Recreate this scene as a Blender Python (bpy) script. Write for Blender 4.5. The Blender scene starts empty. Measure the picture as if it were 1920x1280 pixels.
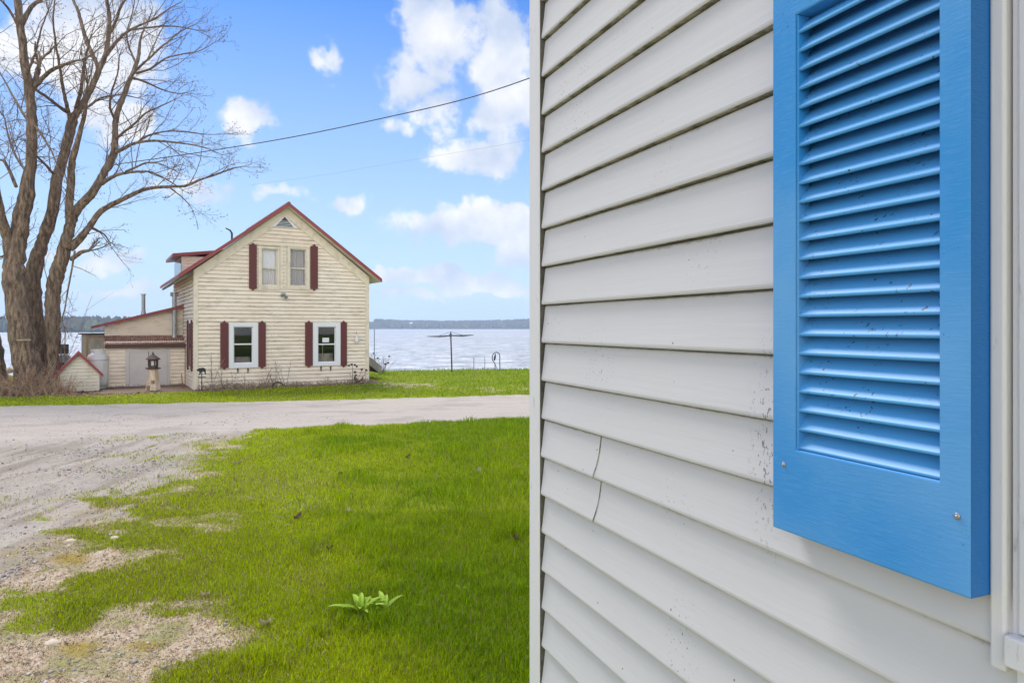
import bpy, math, random
import numpy as np
from mathutils import Vector

# ------------------------------------------------------------------ camera, sky, sun, exposure
F = 1280.0                      # focal length in photo pixels (24 mm on a 36 mm frame, photo 1920 wide)
CX, HY = 960.0, 613.0           # principal column, horizon row
EYE = 1.5
scn = bpy.context.scene
cam_d = bpy.data.cameras.new('camera'); cam = bpy.data.objects.new('camera', cam_d)
scn.collection.objects.link(cam)
cam.location = (0, 0, EYE); cam.rotation_euler = (math.radians(90), 0, 0)
cam_d.lens = 24; cam_d.sensor_width = 36; cam_d.shift_y = -(640 - HY) / 1920
cam_d.clip_start = 0.02; cam_d.clip_end = 8000
scn.camera = cam

SUN_EL = math.radians(54); SUN_AZ = math.radians(-33)      # azimuth clockwise from +Y
SUN_DIR = Vector((math.sin(SUN_AZ) * math.cos(SUN_EL), math.cos(SUN_AZ) * math.cos(SUN_EL), math.sin(SUN_EL)))
sl = bpy.data.lights.new('sun', 'SUN'); sl.energy = 2.4; sl.angle = math.radians(24); sl.color = (1, .95, .88)
so = bpy.data.objects.new('sun', sl); scn.collection.objects.link(so)
so.rotation_euler = SUN_DIR.to_track_quat('Z', 'Y').to_euler(); so.location = (0, 0, 30)

scn.view_settings.view_transform = 'Standard'; scn.view_settings.look = 'None'
scn.view_settings.exposure = 0.75; scn.view_settings.gamma = 1
scn.cycles.max_bounces = 8; scn.cycles.diffuse_bounces = 3; scn.cycles.transparent_max_bounces = 8
scn.cycles.volume_bounces = 1

SKY = 0.11
world = bpy.data.worlds.new('World'); scn.world = world; world.use_nodes = True
def N(nt, typ, **kw):
    n = nt.nodes.new(typ)
    for k, v in kw.items():
        if k.startswith('i_'):
            n.inputs[k[2:].replace('_', ' ')].default_value = v
        else:
            setattr(n, k, v)
    return n
def L(nt, a, b): nt.links.new(a, b)
def math_n(nt, op, a, b=None, c=None, clamp=False):
    n = nt.nodes.new('ShaderNodeMath'); n.operation = op; n.use_clamp = clamp
    for i, x in enumerate((a, b, c)):
        if x is None: continue
        if isinstance(x, (int, float)): n.inputs[i].default_value = x
        else: nt.links.new(x, n.inputs[i])
    return n.outputs[0]
def mixc(nt, fac, a, b, mode='MIX'):
    n = nt.nodes.new('ShaderNodeMix'); n.data_type = 'RGBA'; n.blend_type = mode
    for s, x in ((n.inputs[0], fac), (n.inputs[6], a), (n.inputs[7], b)):
        if isinstance(x, (int, float)): s.default_value = x
        elif isinstance(x, tuple): s.default_value = x if len(x) == 4 else (*x, 1)
        else: nt.links.new(x, s)
    return n.outputs[2]
def ramp(nt, fac, stops, interp='LINEAR'):
    n = nt.nodes.new('ShaderNodeValToRGB'); n.color_ramp.interpolation = interp
    el = n.color_ramp.elements
    while len(el) < len(stops): el.new(.5)
    for e, (p, c) in zip(el, stops):
        e.position = p; e.color = (c, c, c, 1) if isinstance(c, (int, float)) else (*c, 1)
    nt.links.new(fac, n.inputs[0]); return n.outputs[0]

def build_world():
    nt = world.node_tree; nt.nodes.clear()
    out = N(nt, 'ShaderNodeOutputWorld'); bg = N(nt, 'ShaderNodeBackground'); bg.inputs[1].default_value = SKY
    sky = N(nt, 'ShaderNodeTexSky', sky_type='NISHITA', sun_disc=False, sun_elevation=SUN_EL,
            sun_rotation=SUN_AZ % (2 * math.pi), altitude=100, air_density=1.0, dust_density=0.6, ozone_density=2.0)
    tc = N(nt, 'ShaderNodeTexCoord')
    d = tc.outputs['Generated']
    # fractal breakup of the cloud outlines
    n1 = N(nt, 'ShaderNodeTexNoise', i_Scale=7.0, i_Detail=9.0, i_Roughness=.62); L(nt, d, n1.inputs['Vector'])
    n2 = N(nt, 'ShaderNodeTexNoise', i_Scale=22.0, i_Detail=6.0, i_Roughness=.6); L(nt, d, n2.inputs['Vector'])
    nd = N(nt, 'ShaderNodeTexNoise', i_Scale=9.0, i_Detail=4.0, i_Roughness=.6); L(nt, d, nd.inputs['Vector'])
    v1 = N(nt, 'ShaderNodeVectorMath', operation='SUBTRACT'); L(nt, nd.outputs['Color'], v1.inputs[0]); v1.inputs[1].default_value = (.5, .5, .5)
    v2 = N(nt, 'ShaderNodeVectorMath', operation='SCALE'); L(nt, v1.outputs[0], v2.inputs[0]); v2.inputs['Scale'].default_value = .11
    v3 = N(nt, 'ShaderNodeVectorMath', operation='ADD'); L(nt, d, v3.inputs[0]); L(nt, v2.outputs[0], v3.inputs[1]); dw = v3.outputs[0]
    nz = math_n(nt, 'ADD', math_n(nt, 'MULTIPLY', math_n(nt, 'SUBTRACT', n1.outputs['Fac'], .5), 1.5),
                math_n(nt, 'MULTIPLY', math_n(nt, 'SUBTRACT', n2.outputs['Fac'], .5), 1.0))
    # cumulus: each is a direction and an angular size, the noise gives the outline
    blobs = [(150, 60, 125, 120, 1.1), (60, 110, 80, 60, .8), (228, 232, 62, 28, .85), (240, 20, 60, 60, .7), (612, 112, 34, 42, .85),
             (815, 80, 75, 75, 1.15), (770, 150, 60, 60, .8), (755, 240, 50, 26, .65), (800, 200, 60, 50, .9), (960, 190, 95, 110, 1.1),
             (935, 50, 50, 40, .62), (905, 282, 80, 34, .95), (470, 235, 50, 34, .85),
             (525, 375, 48, 22, .85), (668, 387, 34, 22, .85), (615, 388, 26, 12, .55), (905, 424, 140, 38, 1.2), (985, 470, 70, 50, 1.0),
             (820, 520, 170, 17, 1.1), (930, 535, 110, 14, .95), (200, 488, 70, 18, .8), (215, 543, 90, 16, .8),
             (370, 350, 60, 20, .62), (740, 556, 80, 11, .7), (130, 445, 60, 26, .6), (1200, 120, 260, 160, 1.0), (1500, 300, 200, 80, 1.0)]
    best = None
    for px, py, rx, ry, amp in blobs:
        v = Vector(((px - CX) / F, 1, -(py - HY) / F)); l = v.length; v.normalize()
        rx, rz = rx / F / l * 1.25, ry / F / l * 1.25
        sb = N(nt, 'ShaderNodeVectorMath', operation='SUBTRACT'); L(nt, dw, sb.inputs[0]); sb.inputs[1].default_value = v
        ml = N(nt, 'ShaderNodeVectorMath', operation='MULTIPLY'); L(nt, sb.outputs[0], ml.inputs[0])
        ml.inputs[1].default_value = (1 / rx, 1 / rx, 1 / rz)
        ln = N(nt, 'ShaderNodeVectorMath', operation='LENGTH'); L(nt, ml.outputs[0], ln.inputs[0])
        e = math_n(nt, 'MULTIPLY', math_n(nt, 'SUBTRACT', 1.0, ln.outputs['Value']), amp)
        best = e if best is None else math_n(nt, 'SMOOTH_MAX', best, e, .12)
    # broken cloud field over the rest of the sky (behind and beside the view)
    sep = N(nt, 'ShaderNodeSeparateXYZ'); L(nt, d, sep.inputs[0])
    n3 = N(nt, 'ShaderNodeTexNoise', i_Scale=1.6, i_Detail=3.0); L(nt, d, n3.inputs['Vector'])
    back = math_n(nt, 'MULTIPLY', math_n(nt, 'SUBTRACT', -.15, sep.outputs['Y']), 1.6)
    side = math_n(nt, 'ADD', back, math_n(nt, 'MULTIPLY', math_n(nt, 'SUBTRACT', n3.outputs['Fac'], .5), 3.0))
    best = math_n(nt, 'MAXIMUM', best, side)
    m = math_n(nt, 'ADD', best, math_n(nt, 'MULTIPLY', nz, 1.15))
    mask = N(nt, 'ShaderNodeMapRange', interpolation_type='SMOOTHERSTEP'); mask.inputs['From Min'].default_value = .03
    mask.inputs['From Max'].default_value = .56; L(nt, m, mask.inputs['Value'])
    # clouds: bright tops, greyer flat undersides near the horizon
    n4 = N(nt, 'ShaderNodeTexNoise', i_Scale=9.0, i_Detail=5.0); L(nt, d, n4.inputs['Vector'])
    mp = N(nt, 'ShaderNodeMapping'); mp.inputs['Location'].default_value = (0, 0, .035); L(nt, d, mp.inputs['Vector'])
    n5 = N(nt, 'ShaderNodeTexNoise', i_Scale=9.0, i_Detail=5.0); L(nt, mp.outputs[0], n5.inputs['Vector'])
    sh = math_n(nt, 'ADD', .55, math_n(nt, 'MULTIPLY', math_n(nt, 'SUBTRACT', n4.outputs['Fac'], n5.outputs['Fac']), 4.0), clamp=True)
    k = CLOUD / SKY
    cc = mixc(nt, sh, (.60 * k, .69 * k, .86 * k), (1.0 * k, 1.0 * k, 1.02 * k))
    # pale water vapour towards the horizon
    hz = N(nt, 'ShaderNodeMapRange'); L(nt, sep.outputs['Z'], hz.inputs['Value'])
    hz.inputs['From Min'].default_value = .0; hz.inputs['From Max'].default_value = .43
    hz.inputs['To Min'].default_value = 1.0; hz.inputs['To Max'].default_value = .0
    tint = mixc(nt, 1.0, sky.outputs[0], SKYTINT, 'MULTIPLY')
    base = mixc(nt, hz.outputs[0], tint, (.65 * k, .84 * k, 1.0 * k))
    gain = math_n(nt, 'ADD', 1.0, math_n(nt, 'MULTIPLY', math_n(nt, 'SUBTRACT', -.1, sep.outputs['Y'], clamp=True), BACKGAIN))
    gv = N(nt, 'ShaderNodeCombineColor'); [L(nt, math_n(nt, 'ADD', 1.0, math_n(nt, 'MULTIPLY', math_n(nt, 'SUBTRACT', gain, 1.0), w_)), gv.inputs[i]) for i, w_ in enumerate((1.0, .93, .80))]
    cc = mixc(nt, 1.0, cc, gv.outputs[0], 'MULTIPLY')     # unseen clouds behind the camera brightened as added fill for shaded walls
    col = mixc(nt, math_n(nt, 'MULTIPLY', mask.outputs[0], .96), base, cc)
    L(nt, col, bg.inputs[0]); L(nt, bg.outputs[0], out.inputs[0])
CLOUD = 0.62; BACKGAIN = 1.7; SKYTINT = (.225, .475, .84)
build_world()

# ------------------------------------------------------------------ helpers
rng = random.Random(7); nr = np.random.default_rng(11)
COL = scn.collection
def P(px, py, Y): return Vector(((px - CX) / F * Y, Y, EYE - (py - HY) / F * Y))

def tag(o, label=None, cat=None, group=None, kind=None):
    if label: o['label'] = label
    if cat: o['category'] = cat
    if group: o['group'] = group
    if kind: o['kind'] = kind
    return o
def empty(name, loc, label, cat, group=None, rz=0):
    o = bpy.data.objects.new(name, None); COL.objects.link(o); o.location = loc; o.rotation_euler = (0, 0, rz)
    o.empty_display_size = .1
    return tag(o, label, cat, group)

class MB:
    def __init__(s): s.v = []; s.f = []; s.m = []
    def face(s, pts, mi=0):
        n = len(s.v); s.v += [tuple(p) for p in pts]; s.f.append(tuple(range(n, n + len(pts)))); s.m.append(mi)
    def hexa(s, b, t, mi=0):      # bottom ring, top ring of 4 (any ring n)
        n = len(s.v); k = len(b); s.v += [tuple(p) for p in b] + [tuple(p) for p in t]
        fs = [tuple(range(n + k - 1, n - 1, -1)), tuple(range(n + k, n + 2 * k))]
        fs += [(n + i, n + (i + 1) % k, n + k + (i + 1) % k, n + k + i) for i in range(k)]
        s.f += fs; s.m += [mi] * len(fs)
    def box(s, x0, x1, y0, y1, z0, z1, fr=None, mi=0):
        g = (fr.p if fr else (lambda a, b, c: Vector((a, b, c))))
        s.hexa([g(x0, y0, z0), g(x1, y0, z0), g(x1, y1, z0), g(x0, y1, z0)],
               [g(x0, y0, z1), g(x1, y0, z1), g(x1, y1, z1), g(x0, y1, z1)], mi)
    def tube(s, pts, rad, k=8, cap=True, mi=0, ridges=0, seed=0):
        pts = [Vector(p) for p in pts]; n0 = len(s.v); n = len(pts)
        if isinstance(rad, (int, float)): rad = [rad] * n
        up = None
        for i, p in enumerate(pts):
            t = (pts[min(i + 1, n - 1)] - pts[max(i - 1, 0)])
            t = t.normalized() if t.length > 1e-9 else Vector((0, 0, 1))
            if up is None: up = Vector((0, 0, 1)).cross(t) if abs(t.z) < .9 else Vector((1, 0, 0)).cross(t)
            up = (up - t * up.dot(t)).normalized(); w = t.cross(up)
            for j in range(k):
                a = 2 * math.pi * j / k
                r = rad[i]
                if ridges: r *= 1 + ridges * (math.sin(a * 5 + seed + i * .13) * .5 + math.sin(a * 9 + seed * 2 - i * .21) * .35 + rng.uniform(-.35, .35))
                s.v.append(tuple(p + up * (math.cos(a) * r) + w * (math.sin(a) * r)))
        for i in range(n - 1):
            for j in range(k):
                a = n0 + i * k + j; b = n0 + i * k + (j + 1) % k
                s.f.append((a, b, b + k, a + k)); s.m.append(mi)
        if cap and k > 2:
            s.f.append(tuple(n0 + j for j in range(k - 1, -1, -1))); s.m.append(mi)
            s.f.append(tuple(n0 + (n - 1) * k + j for j in range(k))); s.m.append(mi)
    def lathe(s, c, prof, k=20, mi=0, rot=0):
        n0 = len(s.v); n = len(prof)
        for r, z in prof:
            for j in range(k):
                a = 2 * math.pi * j / k + rot
                s.v.append((c[0] + r * math.cos(a), c[1] + r * math.sin(a), c[2] + z))
        for i in range(n - 1):
            for j in range(k):
                a = n0 + i * k + j; b = n0 + i * k + (j + 1) % k
                s.f.append((a, b, b + k, a + k)); s.m.append(mi)
        s.f.append(tuple(n0 + j for j in range(k - 1, -1, -1))); s.m.append(mi)
        s.f.append(tuple(n0 + (n - 1) * k + j for j in range(k))); s.m.append(mi)
    def ball(s, c, r, k=8, mi=0, sq=(1, 1, 1)):
        prof = [(max(1e-4, math.sin(math.pi * i / k) * r), -math.cos(math.pi * i / k) * r) for i in range(k + 1)]
        n0 = len(s.v); s.lathe((0, 0, 0), prof, k + 2, mi)
        for i in range(n0, len(s.v)):
            x, y, z = s.v[i]; s.v[i] = (c[0] + x * sq[0], c[1] + y * sq[1], c[2] + z * sq[2])
    def build(s, name, mat, parent=None, smooth=False, bevel=0, world=True):
        me = bpy.data.meshes.new(name)
        off = Vector((0, 0, 0))
        if parent is not None and world:
            mw = parent_matrix(parent); inv = mw.inverted(); s.v = [tuple(inv @ Vector(p)) for p in s.v]
        me.from_pydata(s.v, [], s.f)
        mats = mat if isinstance(mat, (list, tuple)) else [mat]
        for m in mats: me.materials.append(m)
        if len(mats) > 1: me.polygons.foreach_set('material_index', s.m)
        if smooth: me.polygons.foreach_set('use_smooth', [True] * len(me.polygons))
        me.update()
        o = bpy.data.objects.new(name, me); COL.objects.link(o)
        if parent is not None: o.parent = parent
        if bevel:
            b = o.modifiers.new('bevel', 'BEVEL'); b.width = bevel; b.segments = 2; b.limit_method = 'ANGLE'
        return o
from mathutils import Matrix
def parent_matrix(o):
    m = Matrix.LocRotScale(o.location, o.rotation_euler, o.scale)
    return parent_matrix(o.parent) @ m if o.parent else m

class Fr:      # wall frame: s along, o outwards, z up
    def __init__(s, O, a):
        s.O = Vector(O); s.a = Vector((a[0], a[1], 0)).normalized(); s.b = Vector((s.a.y, -s.a.x, 0))
    def p(s, x, o, z): return s.O + s.a * x + s.b * o + Vector((0, 0, z))
    def s_at(s, px, o=0):
        r = (px - CX) / F; q = s.O + s.b * o
        return (r * q.y - q.x) / (s.a.x - r * s.a.y)
    def z_at(s, px, py, o=0):
        Y = (s.O + s.b * o + s.a * s.s_at(px, o)).y
        return EYE - (py - HY) / F * Y - s.O.z

def vnoise(x, y, seed=0):
    x = np.asarray(x, float); y = np.asarray(y, float)
    xi = np.floor(x).astype(np.int64); yi = np.floor(y).astype(np.int64); xf = x - xi; yf = y - yi
    def h(a, b):
        n = (a * 374761393 + b * 668265263 + seed * 974634777) & 0xffffffff
        n = ((n ^ (n >> 13)) * 1274126177) & 0xffffffff
        return ((n ^ (n >> 16)) & 0xffff) / 65535.0
    u = xf * xf * (3 - 2 * xf); v = yf * yf * (3 - 2 * yf)
    return (h(xi, yi) * (1 - u) + h(xi + 1, yi) * u) * (1 - v) + (h(xi, yi + 1) * (1 - u) + h(xi + 1, yi + 1) * u) * v
def fbm(x, y, seed=0, o=4):
    t = 0; a = .5; n = 0
    for i in range(o):
        t = t + a * vnoise(np.asarray(x) * 2 ** i, np.asarray(y) * 2 ** i, seed + i); n += a; a *= .5
    return t / n
def sstep(a, b, x):
    t = np.clip((x - a) / (b - a), 0, 1); return t * t * (3 - 2 * t)

# ------------------------------------------------------------------ materials
def mat(name, color=None, rough=.6, metal=0, spec=.5, bump=None, var=None, build=None):
    m = bpy.data.materials.new(name); m.use_nodes = True; nt = m.node_tree
    bs = nt.nodes['Principled BSDF']; bs.inputs['Roughness'].default_value = rough; bs.inputs['Metallic'].default_value = metal
    bs.inputs['Specular IOR Level'].default_value = spec
    tc = N(nt, 'ShaderNodeTexCoord'); obj = tc.outputs['Object']
    if color: bs.inputs['Base Color'].default_value = (*color, 1)
    if var:      # (second colour, scale, sharp lo, hi, stretch)
        c2, sc, lo, hi, st = var
        mp = N(nt, 'ShaderNodeMapping'); mp.inputs['Scale'].default_value = st; L(nt, obj, mp.inputs['Vector'])
        n = N(nt, 'ShaderNodeTexNoise', i_Scale=sc, i_Detail=6.0, i_Roughness=.65); L(nt, mp.outputs[0], n.inputs['Vector'])
        f = ramp(nt, n.outputs['Fac'], [(lo, 0.0), (hi, 1.0)])
        L(nt, mixc(nt, f, color, c2), bs.inputs['Base Color'])
    if bump:
        sc, dist, st = bump
        mp = N(nt, 'ShaderNodeMapping'); mp.inputs['Scale'].default_value = st; L(nt, obj, mp.inputs['Vector'])
        n = N(nt, 'ShaderNodeTexNoise', i_Scale=sc, i_Detail=5.0); L(nt, mp.outputs[0], n.inputs['Vector'])
        b = N(nt, 'ShaderNodeBump', i_Distance=dist, i_Strength=1.0); L(nt, n.outputs['Fac'], b.inputs['Height']); L(nt, b.outputs[0], bs.inputs['Normal'])
    if build: build(nt, bs, obj)
    return m
I3 = (1, 1, 1)
def speck_layer(nt, bs, obj, col, speck_col, sc, thr, region_sc, region_thr):
    v = N(nt, 'ShaderNodeTexNoise', i_Scale=sc, i_Detail=2.0); L(nt, obj, v.inputs['Vector'])
    r = N(nt, 'ShaderNodeTexNoise', i_Scale=region_sc, i_Detail=2.0); L(nt, obj, r.inputs['Vector'])
    a = ramp(nt, v.outputs['Fac'], [(thr, 0.0), (thr + .03, 1.0)])
    b = ramp(nt, r.outputs['Fac'], [(region_thr, 0.0), (region_thr + .08, 1.0)])
    return mixc(nt, math_n(nt, 'MULTIPLY', a, b), col, speck_col)
NFP = Vector((.099, 1.985, 0)) + Vector((.3815, -.9244, 0)) * .895 + Vector((0, 0, 1.30))
def vinyl(nt, bs, obj):
    n = N(nt, 'ShaderNodeTexNoise', i_Scale=2.2, i_Detail=4.0); L(nt, obj, n.inputs['Vector'])
    c = mixc(nt, n.outputs['Fac'], (.60, .58, .565), (.65, .632, .612))
    mp = N(nt, 'ShaderNodeMapping'); mp.inputs['Scale'].default_value = (1, 1, .6); L(nt, obj, mp.inputs['Vector'])
    c = speck_layer(nt, bs, mp.outputs[0], c, (.16, .145, .12), 230, .675, 3.9, .57)
    sz = N(nt, 'ShaderNodeSeparateXYZ'); L(nt, obj, sz.inputs[0])
    fz = math_n(nt, 'FRACT', math_n(nt, 'DIVIDE', math_n(nt, 'SUBTRACT', sz.outputs['Z'], 1.4548 - 1.1), .110))
    gn = N(nt, 'ShaderNodeTexNoise', i_Scale=24, i_Detail=6.0, i_Roughness=.75); L(nt, obj, gn.inputs['Vector'])
    gb = N(nt, 'ShaderNodeTexNoise', i_Scale=1.9, i_Detail=2.0); L(nt, obj, gb.inputs['Vector'])
    edge = math_n(nt, 'ADD', fz, math_n(nt, 'MULTIPLY', math_n(nt, 'ADD', math_n(nt, 'MULTIPLY', math_n(nt, 'SUBTRACT', gn.outputs['Fac'], .5), .16), math_n(nt, 'MULTIPLY', math_n(nt, 'SUBTRACT', gb.outputs['Fac'], .5), .22)), 1.0))
    c = mixc(nt, ramp(nt, edge, [(.94, 0.0), (.99, .6)]), c, (.24, .23, .18))  # mildew band below each lap, also painting in the lap's shadow
    pt = NFP - Vector((.099, 1.985, 0))
    dv = N(nt, 'ShaderNodeVectorMath', operation='SUBTRACT'); L(nt, obj, dv.inputs[0]); dv.inputs[1].default_value = pt
    dsc = N(nt, 'ShaderNodeVectorMath', operation='MULTIPLY'); L(nt, dv.outputs[0], dsc.inputs[0]); dsc.inputs[1].default_value = (18, 18, 4.6)
    dl = N(nt, 'ShaderNodeVectorMath', operation='LENGTH'); L(nt, dsc.outputs[0], dl.inputs[0])
    sn = N(nt, 'ShaderNodeTexNoise', i_Scale=150, i_Detail=3.0, i_Roughness=.7); L(nt, mp.outputs[0], sn.inputs['Vector'])
    sm_ = math_n(nt, 'MULTIPLY', ramp(nt, sn.outputs['Fac'], [(.585, 0.0), (.62, 1.0)]), ramp(nt, dl.outputs['Value'], [(.35, 1.0), (1.0, 0.0)]))
    c = mixc(nt, math_n(nt, 'MULTIPLY', sm_, .75), c, (.10, .085, .06))
    # sparse single fly specks
    vo = N(nt, 'ShaderNodeTexVoronoi', i_Scale=14.0); L(nt, obj, vo.inputs['Vector'])
    c = mixc(nt, ramp(nt, vo.outputs['Distance'], [(.025, 1.0), (.04, 0.0)]), c, (.22, .19, .15))
    L(nt, c, bs.inputs['Base Color'])
    w = N(nt, 'ShaderNodeTexNoise', i_Scale=90.0, i_Detail=3.0); mp2 = N(nt, 'ShaderNodeMapping'); mp2.inputs['Scale'].default_value = (.06, .06, 1)
    L(nt, obj, mp2.inputs['Vector']); L(nt, mp2.outputs[0], w.inputs['Vector'])
    b = N(nt, 'ShaderNodeBump', i_Distance=.0006, i_Strength=.8); L(nt, w.outputs['Fac'], b.inputs['Height']); L(nt, b.outputs[0], bs.inputs['Normal'])
M = {}
M['vinyl'] = mat('white_vinyl_siding', rough=.75, spec=.2, build=vinyl)
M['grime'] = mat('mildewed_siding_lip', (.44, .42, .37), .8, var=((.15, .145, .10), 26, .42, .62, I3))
M['channel'] = mat('dirty_corner_channel', (.13, .12, .10), .8, var=((.06, .055, .045), 30, .4, .65, I3))
M['white_trim'] = mat('white_painted_trim', (.74, .72, .70), .6, spec=.3, var=((.38, .35, .29), 26, .62, .76, (1, 1, .35)), bump=(60, .0012, (1, 1, .08)))
def bluefront(nt, bs, obj):
    a = N(nt, 'ShaderNodeTexNoise', i_Scale=2.6, i_Detail=3.0); L(nt, obj, a.inputs['Vector'])
    mp = N(nt, 'ShaderNodeMapping'); mp.inputs['Scale'].default_value = (1, 1, 9); L(nt, obj, mp.inputs['Vector'])
    g = N(nt, 'ShaderNodeTexNoise', i_Scale=34, i_Detail=6.0, i_Roughness=.7); L(nt, mp.outputs[0], g.inputs['Vector'])
    c = mixc(nt, ramp(nt, a.outputs['Fac'], [(.35, 0.0), (.68, 1.0)]), (.035, .28, .65), (.15, .40, .71))
    c = mixc(nt, ramp(nt, g.outputs['Fac'], [(.50, 0.0), (.72, .28)]), c, (.17, .40, .68))
    c = speck_layer(nt, bs, obj, c, (.03, .07, .16), 190, .70, 7, .58)
    L(nt, c, bs.inputs['Base Color'])
    b = N(nt, 'ShaderNodeBump', i_Distance=.0005, i_Strength=1.0); L(nt, g.outputs['Fac'], b.inputs['Height']); L(nt, b.outputs[0], bs.inputs['Normal'])
M['blue'] = mat('blue_painted_shutter', rough=.38, build=bluefront)
M['blue_edge'] = mat('shaded_blue_edge_paint', (.012, .17, .50), .45, bump=(90, .0008, (1, 1, 7)))  # darker blue puts the shade of the outer edges into the colour
def bluelouver(nt, bs, obj):
    c = (.085, .37, .72)
    v = N(nt, 'ShaderNodeTexNoise', i_Scale=150, i_Detail=2.0); L(nt, obj, v.inputs['Vector'])
    r = N(nt, 'ShaderNodeTexNoise', i_Scale=16, i_Detail=3.0); L(nt, obj, r.inputs['Vector'])
    a = ramp(nt, v.outputs['Fac'], [(.65, 0.0), (.68, 1.0)]); b = ramp(nt, r.outputs['Fac'], [(.50, 0.0), (.62, 1.0)])
    c2 = mixc(nt, math_n(nt, 'MULTIPLY', a, b), c, (.03, .035, .05))
    g = N(nt, 'ShaderNodeTexNoise', i_Scale=6, i_Detail=3.0); L(nt, obj, g.inputs['Vector'])
    c3 = mixc(nt, ramp(nt, g.outputs['Fac'], [(.45, 0.0), (.8, .4)]), c2, (.14, .32, .55))
    L(nt, c3, bs.inputs['Base Color'])
M['blue_louver'] = mat('blue_louver_paint', rough=.46, spec=.6, build=bluelouver)
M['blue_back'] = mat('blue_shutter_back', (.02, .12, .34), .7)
M['screw'] = mat('zinc_screw', (.35, .36, .38), .35, metal=.8)
def cream(nt, bs, obj):
    n = N(nt, 'ShaderNodeTexNoise', i_Scale=.9, i_Detail=5.0); L(nt, obj, n.inputs['Vector'])
    c = mixc(nt, ramp(nt, n.outputs['Fac'], [(.35, 0.0), (.65, 1.0)]), (.81, .695, .565), (.86, .77, .65))
    mp = N(nt, 'ShaderNodeMapping'); mp.inputs['Scale'].default_value = (.6, .6, 2.4); L(nt, obj, mp.inputs['Vector'])
    n2 = N(nt, 'ShaderNodeTexNoise', i_Scale=3.2, i_Detail=7.0, i_Roughness=.7); L(nt, mp.outputs[0], n2.inputs['Vector'])
    c = mixc(nt, ramp(nt, n2.outputs['Fac'], [(.50, 0.0), (.74, .62)]), c, (.34, .28, .19))
    v = N(nt, 'ShaderNodeTexNoise', i_Scale=28, i_Detail=2.0); L(nt, obj, v.inputs['Vector'])
    r = N(nt, 'ShaderNodeTexNoise', i_Scale=1.7, i_Detail=2.0); L(nt, obj, r.inputs['Vector'])
    a = ramp(nt, v.outputs['Fac'], [(.60, 0.0), (.68, 1.0)]); b = ramp(nt, r.outputs['Fac'], [(.5, 0.0), (.62, .8)])
    c = mixc(nt, math_n(nt, 'MULTIPLY', a, b), c, (.36, .32, .24))
    L(nt, c, bs.inputs['Base Color'])
M['cream'] = mat('weathered_cream_clapboard', rough=.75, build=cream)
M['cream_trim'] = mat('cream_painted_trim', (.74, .66, .53), .65, var=((.50, .44, .34), 4, .5, .75, I3))
M['shed_white'] = mat('offwhite_shed_boards', (.70, .65, .53), .7, var=((.50, .45, .34), 5, .5, .75, I3))
M['red_roof'] = mat('red_painted_metal_roof', (.30, .045, .04), .45, var=((.22, .05, .045), 3, .4, .7, I3))
M['rust_roof'] = mat('rusty_ribbed_metal_roof', (.27, .11, .07), .6, var=((.42, .30, .24), 8, .45, .65, I3))
M['maroon'] = mat('maroon_shutter_paint', (.12, .022, .02), .6, var=((.25, .11, .09), 14, .62, .75, I3))
M['win_white'] = mat('white_window_paint', (.76, .77, .80), .5)
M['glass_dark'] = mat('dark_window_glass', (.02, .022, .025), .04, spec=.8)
def clearglass(nt, bs, obj):
    bs.inputs['Base Color'].default_value = (.9, .93, .95, 1)
    out = nt.nodes['Material Output']; tr = N(nt, 'ShaderNodeBsdfTransparent'); gl = N(nt, 'ShaderNodeBsdfGlossy', i_Roughness=.02)
    gl.inputs[0].default_value = (1, 1, 1, 1); fr = N(nt, 'ShaderNodeFresnel', i_IOR=1.5); mx = N(nt, 'ShaderNodeMixShader')
    L(nt, math_n(nt, 'MULTIPLY', fr.outputs[0], .6), mx.inputs[0]); L(nt, tr.outputs[0], mx.inputs[1]); L(nt, gl.outputs[0], mx.inputs[2]); L(nt, mx.outputs[0], out.inputs[0])
M['glass'] = mat('window_glass', build=clearglass)
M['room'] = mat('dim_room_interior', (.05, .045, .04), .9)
M['curtain'] = mat('white_lace_curtain', (.62, .61, .60), .9)
M['shade'] = mat('white_roller_blind', (.75, .76, .78), .8)
M['lace_dim'] = mat('grey_sheer_curtain', (.40, .39, .38), .9)
M['door_grey'] = mat('pale_grey_door_paint', (.58, .54, .53), .6, var=((.46, .44, .42), 3, .5, .8, I3))
M['steel'] = mat('galvanised_steel', (.42, .45, .47), .4, metal=.6, var=((.28, .28, .28), 12, .45, .7, I3))
M['dark_metal'] = mat('dark_metal', (.04, .04, .045), .5)
M['tank'] = mat('white_tank_paint', (.70, .71, .71), .45, var=((.48, .48, .46), 6, .5, .8, (1, 1, .4)))
M['grey_wood'] = mat('weathered_grey_wood', (.34, .31, .28), .85, var=((.20, .17, .15), 9, .4, .7, (1, 1, .2)))
M['brown_wood'] = mat('weathered_brown_door', (.25, .15, .105), .8, var=((.32, .23, .17), 7, .45, .7, (1, 1, .2)))
M['tan_wood'] = mat('bare_tan_wood', (.52, .38, .26), .8, var=((.66, .56, .44), 9, .42, .62, (1, 1, .3)))
M['lh_brown'] = mat('dark_brown_paint', (.075, .035, .025), .6)
M['black'] = mat('matt_black_paint', (.012, .012, .013), .6)
M['redpaint'] = mat('faded_red_paint', (.35, .03, .03), .45)
M['tarp'] = mat('grey_green_cover', (.16, .19, .18), .8)
M['pale'] = mat('pale_fungus', (.62, .52, .38), .8)
M['rust'] = mat('rusty_iron', (.24, .09, .05), .8)
M['wire'] = mat('black_cable_sheath', (.03, .03, .03), .6)
M['buoy'] = mat('white_buoy_paint', (.75, .72, .70), .5, var=((.55, .30, .25), 12, .62, .7, I3))
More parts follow.
